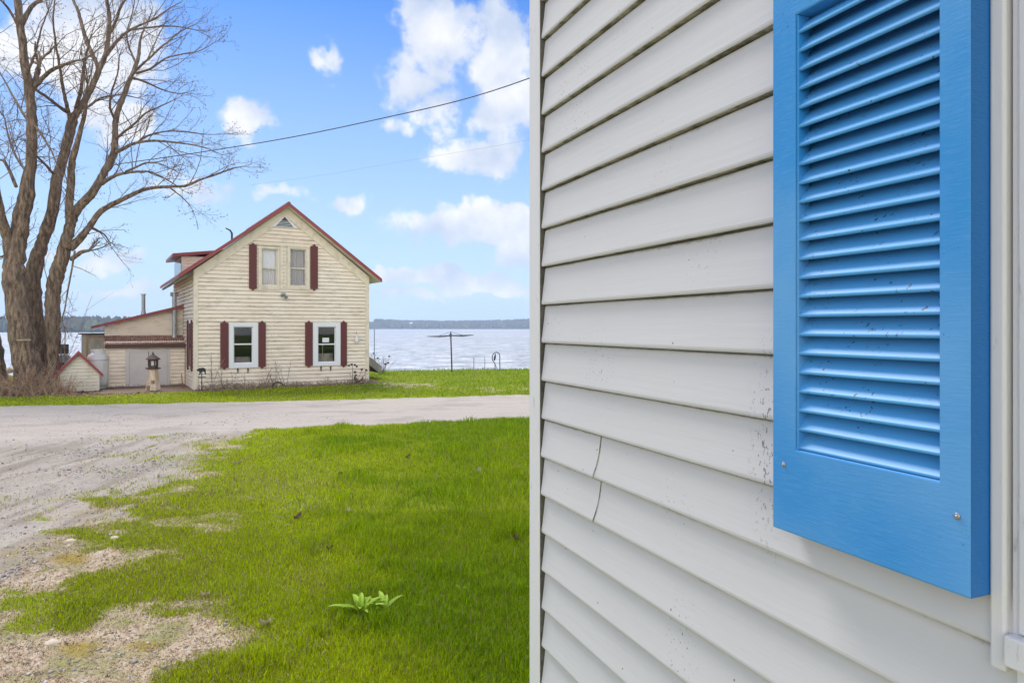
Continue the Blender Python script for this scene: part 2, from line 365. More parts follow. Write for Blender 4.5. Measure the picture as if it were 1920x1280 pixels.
def bark(nt, bs, obj):
    mp = N(nt, 'ShaderNodeMapping'); mp.inputs['Scale'].default_value = (1, 1, .22); L(nt, obj, mp.inputs['Vector'])
    n = N(nt, 'ShaderNodeTexNoise', i_Scale=14, i_Detail=7.0, i_Roughness=.7); L(nt, mp.outputs[0], n.inputs['Vector'])
    big = N(nt, 'ShaderNodeTexNoise', i_Scale=1.3, i_Detail=3.0); L(nt, obj, big.inputs['Vector'])
    c = ramp(nt, n.outputs['Fac'], [(.38, (.05, .033, .023)), (.50, (.18, .122, .082)), (.64, (.37, .265, .18))])
    c = mixc(nt, ramp(nt, big.outputs['Fac'], [(.45, 0.0), (.7, .5)]), c, (.20, .155, .115))
    L(nt, c, bs.inputs['Base Color'])
    b = N(nt, 'ShaderNodeBump', i_Distance=.03, i_Strength=1.0); L(nt, n.outputs['Fac'], b.inputs['Height']); L(nt, b.outputs[0], bs.inputs['Normal'])
M['bark'] = mat('furrowed_bark', rough=.9, build=bark)
M['twig'] = mat('twig_bark', (.13, .088, .065), .85, var=((.24, .17, .12), 2, .4, .6, I3))
M['dry'] = mat('dry_stems', (.26, .18, .12), .9, var=((.42, .33, .22), 3, .4, .6, I3))
M['brush'] = mat('reddish_brush', (.34, .19, .13), .9, var=((.55, .40, .26), 2, .4, .6, I3))

def vcol_mat(name, rough=.7, transl=0.0, attr='col', spec=.3):
    m = bpy.data.materials.new(name); m.use_nodes = True; nt = m.node_tree; bs = nt.nodes['Principled BSDF']
    bs.inputs['Roughness'].default_value = rough; bs.inputs['Specular IOR Level'].default_value = spec
    a = N(nt, 'ShaderNodeAttribute', attribute_name=attr); L(nt, a.outputs['Color'], bs.inputs['Base Color'])
    if transl:
        t = N(nt, 'ShaderNodeBsdfTranslucent'); L(nt, a.outputs['Color'], t.inputs[0]); mx = N(nt, 'ShaderNodeMixShader'); mx.inputs[0].default_value = transl
        out = nt.nodes['Material Output']; L(nt, bs.outputs[0], mx.inputs[1]); L(nt, t.outputs[0], mx.inputs[2]); L(nt, mx.outputs[0], out.inputs[0])
    return m
M['blade'] = vcol_mat('grass_blade', .7, .45, spec=.12)
M['stone'] = vcol_mat('gravel_stone', .85)
M['leaf'] = vcol_mat('dead_leaf', .8, .15)
M['wood_far'] = vcol_mat('distant_foliage', .95, 0, spec=.1)

def ground_mat():
    m = bpy.data.materials.new('ground_surface'); m.use_nodes = True; nt = m.node_tree; bs = nt.nodes['Principled BSDF']
    bs.inputs['Roughness'].default_value = .95; bs.inputs['Specular IOR Level'].default_value = .15
    tc = N(nt, 'ShaderNodeTexCoord'); obj = tc.outputs['Object']
    z = N(nt, 'ShaderNodeAttribute', attribute_name='zone'); sp = N(nt, 'ShaderNodeSeparateColor'); L(nt, z.outputs['Color'], sp.inputs[0])
    g, gr, mo = sp.outputs[0], sp.outputs[1], sp.outputs[2]; lit = z.outputs['Alpha']
    def noise(sc, det=5.0, ro=.6, st=I3):
        mp = N(nt, 'ShaderNodeMapping'); mp.inputs['Scale'].default_value = st; L(nt, obj, mp.inputs['Vector'])
        n = N(nt, 'ShaderNodeTexNoise', i_Scale=sc, i_Detail=det, i_Roughness=ro); L(nt, mp.outputs[0], n.inputs['Vector']); return n.outputs['Fac']
    fine = noise(55, 5, .75); mid = noise(7, 6, .65); big = noise(.8, 4)
    vo = N(nt, 'ShaderNodeTexVoronoi', i_Scale=75.0); L(nt, obj, vo.inputs['Vector'])
    peb = N(nt, 'ShaderNodeSeparateColor'); L(nt, vo.outputs['Color'], peb.inputs[0])
    gcol = mixc(nt, ramp(nt, big, [(.35, 0.0), (.65, 1.0)]), (.45, .375, .30), (.42, .365, .31))
    gcol = mixc(nt, ramp(nt, peb.outputs[0], [(.0, 0.0), (1.0, .75)]), gcol, (.56, .495, .415))
    gcol = mixc(nt, ramp(nt, peb.outputs[1], [(.84, 0.0), (.90, .6)]), gcol, (.24, .21, .19))
    gcol = mixc(nt, ramp(nt, mid, [(.55, 0.0), (.72, .6)]), gcol, (.38, .31, .24))
    mpr = N(nt, 'ShaderNodeMapping'); mpr.inputs['Rotation'].default_value = (0, 0, -.36); mpr.inputs['Scale'].default_value = (.12, 1.6, 1); L(nt, obj, mpr.inputs['Vector'])
    trk = N(nt, 'ShaderNodeTexNoise', i_Scale=1.6, i_Detail=4.0); L(nt, mpr.outputs[0], trk.inputs['Vector'])
    gcol = mixc(nt, ramp(nt, trk.outputs['Fac'], [(.46, 0.0), (.62, .75)]), gcol, (.49, .43, .36))
    gcol = mixc(nt, ramp(nt, big, [(.52, 0.0), (.66, .55)]), gcol, (.31, .265, .22))
    sx = N(nt, 'ShaderNodeSeparateXYZ'); L(nt, obj, sx.inputs[0])
    dm = ramp(nt, math_n(nt, 'MULTIPLY', math_n(nt, 'SUBTRACT', 12.3, math_n(nt, 'SUBTRACT', sx.outputs['Y'], math_n(nt, 'MULTIPLY', sx.outputs['X'], .43))), .5), [(.0, 0.0), (.8, 1.0)])
    mpd = N(nt, 'ShaderNodeMapping'); mpd.inputs['Rotation'].default_value = (0, 0, .24); mpd.inputs['Scale'].default_value = (2.6, .22, 1); L(nt, obj, mpd.inputs['Vector'])
    td = N(nt, 'ShaderNodeTexNoise', i_Scale=1.5, i_Detail=5.0, i_Roughness=.6); L(nt, mpd.outputs[0], td.inputs['Vector'])
    gcol = mixc(nt, math_n(nt, 'MULTIPLY', dm, ramp(nt, td.outputs['Fac'], [(.40, .85), (.50, 0.0)])), gcol, (.25, .20, .15))
    gcol = mixc(nt, math_n(nt, 'MULTIPLY', dm, ramp(nt, td.outputs['Fac'], [(.53, 0.0), (.62, .7)])), gcol, (.55, .48, .395))
    gcol = mixc(nt, math_n(nt, 'MULTIPLY', dm, .35), gcol, (.32, .27, .215))
    scol = mixc(nt, ramp(nt, mid, [(.35, 0.0), (.65, 1.0)]), (.46, .33, .21), (.60, .47, .33))
    scol = mixc(nt, ramp(nt, fine, [(.52, 0.0), (.66, .85)]), scol, (.17, .12, .08))
    scol = mixc(nt, ramp(nt, peb.outputs[2], [(.80, 0.0), (.86, .8)]), scol, (.60, .52, .42))
    olive = noise(3.1, 6, .7)
    scol = mixc(nt, ramp(nt, olive, [(.47, 0.0), (.60, .75)]), scol, (.24, .25, .06))
    c = mixc(nt, gr, scol, gcol)
    c = mixc(nt, mo, c, mixc(nt, fine, (.26, .18, .03), (.44, .33, .06)))
    grc = mixc(nt, mid, (.14, .19, .006), (.28, .31, .012))
    gg = math_n(nt, 'ADD', g, math_n(nt, 'MULTIPLY', math_n(nt, 'SUBTRACT', fine, .5), 1.1)); gg = math_n(nt, 'ADD', gg, math_n(nt, 'MULTIPLY', math_n(nt, 'SUBTRACT', mid, .5), .7))
    g = ramp(nt, gg, [(.38, 0.0), (.68, 1.0)])
    c = mixc(nt, g, c, grc)
    c = mixc(nt, lit, c, mixc(nt, ramp(nt, fine, [(.4, 0.0), (.6, 1.0)]), (.10, .065, .045), (.30, .22, .16)))
    L(nt, c, bs.inputs['Base Color'])
    h = math_n(nt, 'ADD', math_n(nt, 'MULTIPLY', vo.outputs['Distance'], -.5), fine)
    b = N(nt, 'ShaderNodeBump', i_Distance=.009, i_Strength=.8); L(nt, h, b.inputs['Height']); L(nt, b.outputs[0], bs.inputs['Normal'])
    return m
M['ground'] = ground_mat()

# ------------------------------------------------------------------ terrain
LAKE = -1.8
def shore_y(X): return 32.3 + .2 * np.clip(X, -30, 30)
def Gz(X, Y, detail=True):
    X = np.asarray(X, float); Y = np.asarray(Y, float)
    z = -.5 * sstep(7, 21, Y)
    e = shore_y(X)
    z = z - 2.4 * sstep(0, 4.5, Y - e) - 4 * sstep(4, 60, Y - e)
    z = z + .045 * (fbm(X * .45, Y * .45, 5) - .5)
    return z
def proj(X, Y, z):
    Ys = np.maximum(Y, .3); return CX + F * X / Ys, HY + F * (EYE - z) / Ys

LB_Y = [780, 803, 825, 845, 880, 905, 920, 960, 1000, 1050, 1100, 1180, 1212, 1250, 1300, 1400, 3000]
LB_X = [500, 478, 440, 400, 345, 300, 280, 235, 260, 330, 380, 425, 410, 300, 220, 150, 150]
def blob(px, py, cx, cy, rx, ry): return np.exp(-((px - cx) / rx) ** 2 - ((py - cy) / ry) ** 2)
def zones(X, Y):
    z = Gz(X, Y); px, py = proj(X, Y, z)
    n = fbm(X * 2.2, Y * 2.2, 21) - .5; n2 = fbm(X * 7, Y * 7, 31) - .5; nw = fbm(X * .9, Y * .9, 41) - .5
    far = 20.15 + .335 * (X - .48) + n * .5; near = 12.3 + .43 * (X - .29) + n * .35
    lb = np.interp(py, LB_Y, LB_X)
    road = ((Y < far) & (Y > near)) & (Y > 8)
    # near lawn
    w = (px - lb) / 60 + n * 1.9 + n2 * 2.2
    lawn = sstep(-1.3, 1.5, w)
    green = np.zeros_like(lawn)
    for b in ((320, 945, 100, 22, 1.5), (250, 1015, 130, 20, 1.5), (120, 1160, 100, 34, 1.5), (300, 1095, 150, 32, 1.5), (400, 1050, 90, 30, 1.2),
              (10, 1035, 30, 9, 1.0), (390, 1250, 70, 26, 1.1), (60, 1120, 90, 30, .7), (275, 820, 30, 5, .9), (240, 828, 30, 4, .8)):
        green = green + b[4] * blob(px, py, *b[:4])
    for b in ((235, 1185, 95, 34, 1.4), (60, 1245, 140, 26, 1.2), (360, 1200, 70, 18, 1.1), (160, 1062, 110, 11, .6), (300, 1035, 80, 10, .7), (110, 1107, 30, 8, .8)):
        green = green - b[4] * blob(px, py, *b[:4])
    green = sstep(-.1, 1.5, green + n * 2.2 + n2 * 2.2)
    dry = np.clip(blob(px, py, 480, 905, 110, 22) + blob(px, py, 560, 1090, 60, 25), 0, 1)
    mix_zone = sstep(950, 1010, py - (px * -.12) + 20 * n)
    grass_near = np.where(px > 1100, 1, np.maximum(lawn, green * sstep(930, 950, py + .2 * px)))
    grass_near = np.where((py < 840) & (px < lb), green * .8, grass_near)
    gravel = 1 - sstep(-60, 60, (py - np.interp(px, [-400, 0, 100, 200, 300, 350, 480], [1120, 1050, 1010, 975, 920, 880, 800])) + n * 160)
    moss = sstep(.35, .75, blob(px, py, 130, 1047, 42, 12) + blob(px, py, 150, 1215, 48, 14) + blob(px, py, 270, 1210, 38, 11) + blob(px, py, 20, 1040, 20, 8) + n * .7 + n2 * .5)
    litter = np.zeros_like(lawn)
    # beyond the road
    behind = Y >= far
    dirtR = sstep(.45, 1.0, 1.1 * blob(px, py, 760, 722, 80, 8) + .95 * blob(px, py, 950, 728, 70, 6) + n * 2.2 + n2 * 1.5)
    dirtR = dirtR * (px > 660)
    gb = 1 - .55 * dirtR
    d_w = ((X - XA) * .519 - (Y - 21.7) * .855)          # metres in front of the cottage front wall
    s_w = ((X - XA) * .855 + (Y - 21.7) * .519)
    lit1 = sstep(.75, .25, d_w + n) * (s_w > -3.2) * (s_w < 6.2) * (d_w > -3.5)
    lit2 = sstep(0, .6, 1.1 - np.hypot((X + 15.0) / 3.2, (Y - 20.6) / 1.4) + n)
    litter = np.where(behind, np.clip(np.maximum(lit1, lit2), 0, 1), 0)
    near_side = Y <= near
    drive = near_side & (px < lb) & (py < 1300)
    grass = np.where(road, 0, np.where(behind, gb, grass_near))
    # thin grassy lip of the road edge
    grass = np.where(road & ((far - Y) < .25) & (n2 > 0.05), .6, grass)
    gravel = np.where(road, 1, np.where(behind, 0, gravel))
    under = (Y > shore_y(X) + .6)
    grass = np.where(under, 0, grass); gravel = np.where(under, .8, gravel)
    moss = np.where(near_side, moss * (1 - gravel * .5), 0) * (1 - lawn)
    sparse = .7 * sstep(.38, .62, fbm(X * 3.3, Y * 3.3, 61)) * sstep(.36, .55, fbm(X * .8, Y * .8, 62)) * np.where(gravel > .6, .45, 1)
    grass = np.where(near_side & ~under, np.maximum(grass, sparse), grass)
    thin = sstep(.58, .72, fbm(X * 2.3, Y * 2.3, 63)) * sstep(700, 330, px) * .6
    grass = np.where(near_side, grass * (1 - thin), grass)
    grass = grass * (1 - moss) * np.clip(1 - litter * .85, 0, 1)
    return dict(px=px, py=py, z=z, grass=grass, gravel=gravel, moss=moss, litter=litter, road=road, drive=drive & (gravel > .5), dry=dry, behind=behind, nw=nw, n=n, n2=n2)
XA = -10.087

def bump_z(X, Y, q):
    """ruts and roughness of the bare ground"""
    bare = (1 - q['grass']) * (Y < 20)
    v = X * .97 - Y * .24
    ruts = np.sin(v * 9 + fbm(X, Y, 3) * 5) * .026 * sstep(4.5, 6, Y) * sstep(11.6, 10.4, Y) * (~q['road'])
    return q['z'] + bare * (ruts + (fbm(X * 6, Y * 6, 77) - .5) * .05) * np.where(q['road'], .3, 1) + q['grass'] * (fbm(X * 3, Y * 3, 71) - .5) * .05 * (Y < 20)

def build_ground():
    def axis(segs):
        out = []
        for a, b, st in segs: out += list(np.arange(a, b - 1e-6, st))
        return np.array(out + [segs[-1][1]])
    xs = axis([(-3000, -400, 400), (-400, -60, 34), (-60, -24, 4), (-24, -14, .5), (-14, -7, .12), (-7, 1.2, .055), (1.2, 6, .4), (6, 60, 4.5), (60, 400, 40), (400, 3000, 400)])
    ys = axis([(-60, -4, 8), (-4, 2.4, .4), (2.4, 7.5, .045), (7.5, 13, .07), (13, 22, .15), (22, 40, .5), (40, 100, 6), (100, 400, 50), (400, 3200, 400)])
    X, Y = np.meshgrid(xs, ys); q = zones(X, Y); Z = bump_z(X, Y, q)
    ny, nx = X.shape; V = np.stack([X, Y, Z], -1).reshape(-1, 3)
    zone = np.stack([q['grass'], q['gravel'], q['moss'], q['litter']], -1).reshape(-1, 4)
    idx = np.arange(ny * nx).reshape(ny, nx)
    quads = np.stack([idx[:-1, :-1], idx[:-1, 1:], idx[1:, 1:], idx[1:, :-1]], -1).reshape(-1, 4)
    def fm(a): a = a.astype(float); return ((a[:-1, :-1] + a[1:, 1:] + a[:-1, 1:] + a[1:, :-1]) / 4).reshape(-1) > .5
    road = fm(q['road'] & (np.abs(X) < 60)); drive = fm(q['drive'] & (X > -24)) & ~road
    for name, sel in (('gravel_road', road), ('gravel_driveway', drive), ('ground', ~(road | drive))):
        f = quads[sel]; used, inv = np.unique(f, return_inverse=True); f = inv.reshape(-1, 4)
        o = np_mesh(name, V[used], f, M['ground'], smooth=True)
        a = o.data.attributes.new('zone', 'FLOAT_COLOR', 'POINT'); a.data.foreach_set('color', zone[used].astype(np.float32).ravel())
        tag(o, kind='structure')
def np_mesh(name, V, Fc, material, smooth=False, col=None):
    """Fc: (n,k) array of same-size faces or list of such arrays"""
    me = bpy.data.meshes.new(name); Fs = Fc if isinstance(Fc, list) else [Fc]
    V = np.asarray(V, np.float32); me.vertices.add(len(V)); me.vertices.foreach_set('co', V.ravel())
    loops = np.concatenate([f.ravel() for f in Fs]).astype(np.int32); tot = np.concatenate([np.full(len(f), f.shape[1]) for f in Fs]).astype(np.int32)
    me.loops.add(len(loops)); me.loops.foreach_set('vertex_index', loops)
    st = np.concatenate([[0], np.cumsum(tot)[:-1]]).astype(np.int32)
    me.polygons.add(len(tot)); me.polygons.foreach_set('loop_start', st); me.polygons.foreach_set('loop_total', tot)
    if smooth: me.polygons.foreach_set('use_smooth', np.ones(len(tot), bool))
    me.materials.append(material)
    if col is not None:
        a = me.attributes.new('col', 'FLOAT_COLOR', 'POINT'); a.data.foreach_set('color', np.concatenate([col, np.ones((len(col), 1))], 1).astype(np.float32).ravel())
    me.update(calc_edges=True); me.validate()
    o = bpy.data.objects.new(name, me); COL.objects.link(o); return o
build_ground()

# ------------------------------------------------------------------ lake, hills
def water_mat():
    m = bpy.data.materials.new('lake_water'); m.use_nodes = True; nt = m.node_tree; bs = nt.nodes['Principled BSDF']
    bs.inputs['Roughness'].default_value = .30; bs.inputs['IOR'].default_value = 1.33
    tc = N(nt, 'ShaderNodeTexCoord')
    mq = N(nt, 'ShaderNodeMapping'); mq.inputs['Scale'].default_value = (.6, .5, 1); L(nt, tc.outputs['Object'], mq.inputs['Vector'])
    q1 = N(nt, 'ShaderNodeTexNoise', i_Scale=.55, i_Detail=9.0, i_Roughness=.85); L(nt, mq.outputs[0], q1.inputs['Vector'])
    q2 = N(nt, 'ShaderNodeTexNoise', i_Scale=.018, i_Detail=4.0); L(nt, mq.outputs[0], q2.inputs['Vector'])
    wc = mixc(nt, ramp(nt, q1.outputs['Fac'], [(.40, 0.0), (.62, 1.0)]), (.15, .16, .165), (.88, .85, .80))  # pale flecks put the ripples' sparkle into the base colour
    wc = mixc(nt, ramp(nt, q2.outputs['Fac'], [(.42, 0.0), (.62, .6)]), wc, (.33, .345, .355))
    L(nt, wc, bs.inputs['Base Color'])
    hs = None
    for sc, st, d in ((.9, (1, .55, 1), 1.0), (3.2, (1, .6, 1), .35), (.12, (1, .35, 1), 2.0)):
        mp = N(nt, 'ShaderNodeMapping'); mp.inputs['Scale'].default_value = st; L(nt, tc.outputs['Object'], mp.inputs['Vector'])
        n = N(nt, 'ShaderNodeTexNoise', i_Scale=sc, i_Detail=4.0, i_Roughness=.6); L(nt, mp.outputs[0], n.inputs['Vector'])
        e = math_n(nt, 'MULTIPLY', n.outputs['Fac'], d); hs = e if hs is None else math_n(nt, 'ADD', hs, e)
    b = N(nt, 'ShaderNodeBump', i_Distance=.5, i_Strength=.8); L(nt, hs, b.inputs['Height']); L(nt, b.outputs[0], bs.inputs['Normal'])
    return m
def build_lake():
    ys = np.concatenate([np.arange(24, 60, 2), np.geomspace(60, 2600, 30)]); xs = np.concatenate([-np.geomspace(2400, 20, 20), np.linspace(-15, 15, 6), np.geomspace(20, 2400, 20)])
    X, Y = np.meshgrid(xs, ys); V = np.stack([X, Y, np.full_like(X, LAKE)], -1).reshape(-1, 3); ny, nx = X.shape
    idx = np.arange(ny * nx).reshape(ny, nx); q = np.stack([idx[:-1, :-1], idx[:-1, 1:], idx[1:, 1:], idx[1:, :-1]], -1).reshape(-1, 4)
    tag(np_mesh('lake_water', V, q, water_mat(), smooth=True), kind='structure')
build_lake()

def shore_far(X):      # distance of the far shore: near wooded point on the left, open lake on the right
    return np.interp(X, [-3000, -245, -210, 3000], [430, 430, 1120, 1120])
def hill_h(X, Y):
    d = Y - shore_far(X)
    top = np.interp(X / 1120, [-2, -.3, -.22, -.16, -.12, -.06, 0, .03, 2], [7, 8, 9, 8, 7, 7.5, 8.5, 10, 13])
    top = np.where(X < -228, 3.0, top)
    return LAKE - .3 + np.clip(sstep(0, 160, d), 0, 1) * top * (.8 + .5 * fbm(X * .004, Y * .004, 9)) + np.clip(d, 0, 6) * .25
M['hill'] = mat('hill_ground', (.07, .09, .05), .95, spec=.1)
def build_hills():
    xs = np.concatenate([np.linspace(-2600, -500, 20), np.linspace(-480, 250, 110), np.linspace(270, 2600, 30)]); ys = np.linspace(0, 1, 30)
    X = np.repeat(xs[None], 30, 0); Y = shore_far(X) - 4 + ys[:, None] ** 1.6 * 700
    V = np.stack([X, Y, hill_h(X, Y)], -1).reshape(-1, 3); ny, nx = X.shape
    idx = np.arange(ny * nx).reshape(ny, nx); q = np.stack([idx[:-1, :-1], idx[:-1, 1:], idx[1:, 1:], idx[1:, :-1]], -1).reshape(-1, 4)
    tag(np_mesh('hills', V, q, M['hill'], smooth=True), kind='structure')
build_hills()
def far_woods(name, X, Y, hlo, hhi, conif, seed):
    r = np.random.default_rng(seed); n = len(X); z = hill_h(X, Y)
    ks = 7; prof_c = [(.55, .12), (.42, .35), (.26, .62), (.05, 1.0)]; prof_d = [(.35, .15), (.62, .42), (.50, .75), (.10, 1.0)]
    H = r.uniform(hlo, hhi, n); W = H * r.uniform(.42, .75, n); con = r.random(n) < conif; W = np.where(con, W * .62, W)
    V = np.zeros((n, 4, ks, 3)); a = np.arange(ks) / ks * 2 * np.pi
    for i in range(4):
        rr = np.where(con, prof_c[i][0], prof_d[i][0]); zz = np.where(con, prof_c[i][1], prof_d[i][1])
        jr = r.uniform(.65, 1.3, (n, ks)) * (rr * W)[:, None]; jz = (r.uniform(-.08, .08, (n, ks)) + zz[:, None]) * H[:, None]
        V[:, i, :, 0] = X[:, None] + jr * np.cos(a); V[:, i, :, 1] = Y[:, None] + jr * np.sin(a); V[:, i, :, 2] = z[:, None] + jz
    base = (np.arange(n) * 4 * ks)[:, None, None]; i, j = np.meshgrid(np.arange(3), np.arange(ks), indexing='ij'); i = i.ravel()[None]; j = j.ravel()[None]
    b = (np.arange(n) * 4 * ks)[:, None]
    q = np.stack([b + i * ks + j, b + i * ks + (j + 1) % ks, b + (i + 1) * ks + (j + 1) % ks, b + (i + 1) * ks + j], -1).reshape(-1, 4)
    pc = np.array([[.035, .06, .03], [.05, .075, .035]]); pd = np.array([[.10, .105, .06], [.13, .11, .07], [.12, .14, .06], [.09, .08, .06]])
    c = np.where(con[:, None], pc[r.integers(0, 2, n)], pd[r.integers(0, 4, n)]) * r.uniform(.75, 1.25, (n, 1))
    o = np_mesh(name, V.reshape(-1, 3), q, M['wood_far'], col=np.repeat(c, 4 * ks, 0)); return o
r_ = np.random.default_rng(5)
Xw = r_.uniform(-520, -236, 1300); Yw = shore_far(Xw) + r_.uniform(0, 1, 1300) ** 1.5 * 70
tag(far_woods('wooded_point', Xw, Yw, 4.5, 9.5, .45, 1), 'mixed evergreen and bare woods on the near point across the water', 'woods', kind='stuff')
Xw = np.concatenate([r_.uniform(-275, 60, 3700), r_.uniform(60, 700, 2500)]); Yw = 1118 + r_.uniform(0, 1, len(Xw)) ** 1.3 * 260
tag(far_woods('far_shore_woods', Xw, Yw, 3, 8, .3, 2), 'hazy blue band of woods along the far shore of the lake', 'woods', kind='stuff')

# haze over the lake: one even closed volume
def build_haze():
    mb = MB(); mb.box(-2700, 2700, -70, 2900, -9, 60)
    m = bpy.data.materials.new('haze'); m.use_nodes = True; nt = m.node_tree
    nt.nodes.remove(nt.nodes['Principled BSDF']); v = N(nt, 'ShaderNodeVolumePrincipled'); v.inputs['Color'].default_value = (.66, .80, 1, 1)
    v.inputs['Density'].default_value = HAZE; v.inputs['Anisotropy'].default_value = .2
    L(nt, v.outputs[0], nt.nodes['Material Output'].inputs['Volume'])
    tag(mb.build('haze', m), kind='stuff')
HAZE = .00045
build_haze()

# ------------------------------------------------------------------ clapboard walls
def clap(mb, fr, z0, z1, step, xl, xr, openings=(), lip=.013, back=.002, under=0, thick=True, zphase=None, prof=None):
    """courses of lapped boards between z0 and z1; xl(z), xr(z) give the ends; openings are (s0,s1,z0,z1)"""
    if prof is None: prof = [(0, lip), (.06, lip * 1.04), (.70, lip * .36), (.82, -.002), (1, -.9 * lip)]
    zs = set([z0, z1]); k0 = zphase if zphase is not None else z0
    lines = [k0 + i * step for i in range(-200, 400) if z0 < k0 + i * step < z1]
    zs |= set(lines)
    for o in openings: zs |= {z for z in o[2:4] if z0 < z < z1}
    if prof: zs |= {l + f * step for l in lines + [(lines[0] if lines else k0) - step] for f, _ in prof[1:-1] if z0 < l + f * step < z1}
    zs = sorted(zs)
    for a, b in zip(zs[:-1], zs[1:]):
        if b - a < 1e-4: continue
        kb = math.floor((a - k0) / step + 1e-5) * step + k0
        def off(z):
            t = min(max((z - kb) / step, 0), 1)
            return float(np.interp(t, [p[0] for p in prof], [p[1] for p in prof])) if prof else lip + (back - lip) * t
        m = (a + b) / 2; cuts = [(o[0], o[1]) for o in openings if o[2] - 1e-5 <= m <= o[3] + 1e-5]
        segs = []; cur = None
        pa, pb = xl(a), xl(b); ca = pa; cb = pb
        for c0, c1 in sorted(cuts):
            if c0 > min(ca, cb): segs.append((ca, cb, c0, c0))
            ca = cb = max(c1, ca)
        segs.append((ca, cb, xr(a), xr(b)))
        for l0, l1, r0, r1 in segs:
            if r0 - l0 < 1e-3 and r1 - l1 < 1e-3: continue
            mb.face([fr.p(l0, off(a), a), fr.p(r0, off(a), a), fr.p(r1, off(b), b), fr.p(l1, off(b), b)])
            if abs(a - kb) < 1e-5:
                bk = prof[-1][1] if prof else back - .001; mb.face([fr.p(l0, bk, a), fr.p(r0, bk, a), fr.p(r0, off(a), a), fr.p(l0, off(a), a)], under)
            for s_, t_ in ((l0, l1), (r0, r1)):
                mb.face([fr.p(s_, -.004, a), fr.p(s_, off(a), a), fr.p(t_, off(b), b), fr.p(t_, -.004, b)])

# ------------------------------------------------------------------ the white building at the right
WD = Vector((.3815, -.9244, 0)).normalized()
NF = Fr((.099, 1.985, 0), WD)            # s runs from the far corner towards the viewer, o out of the wall
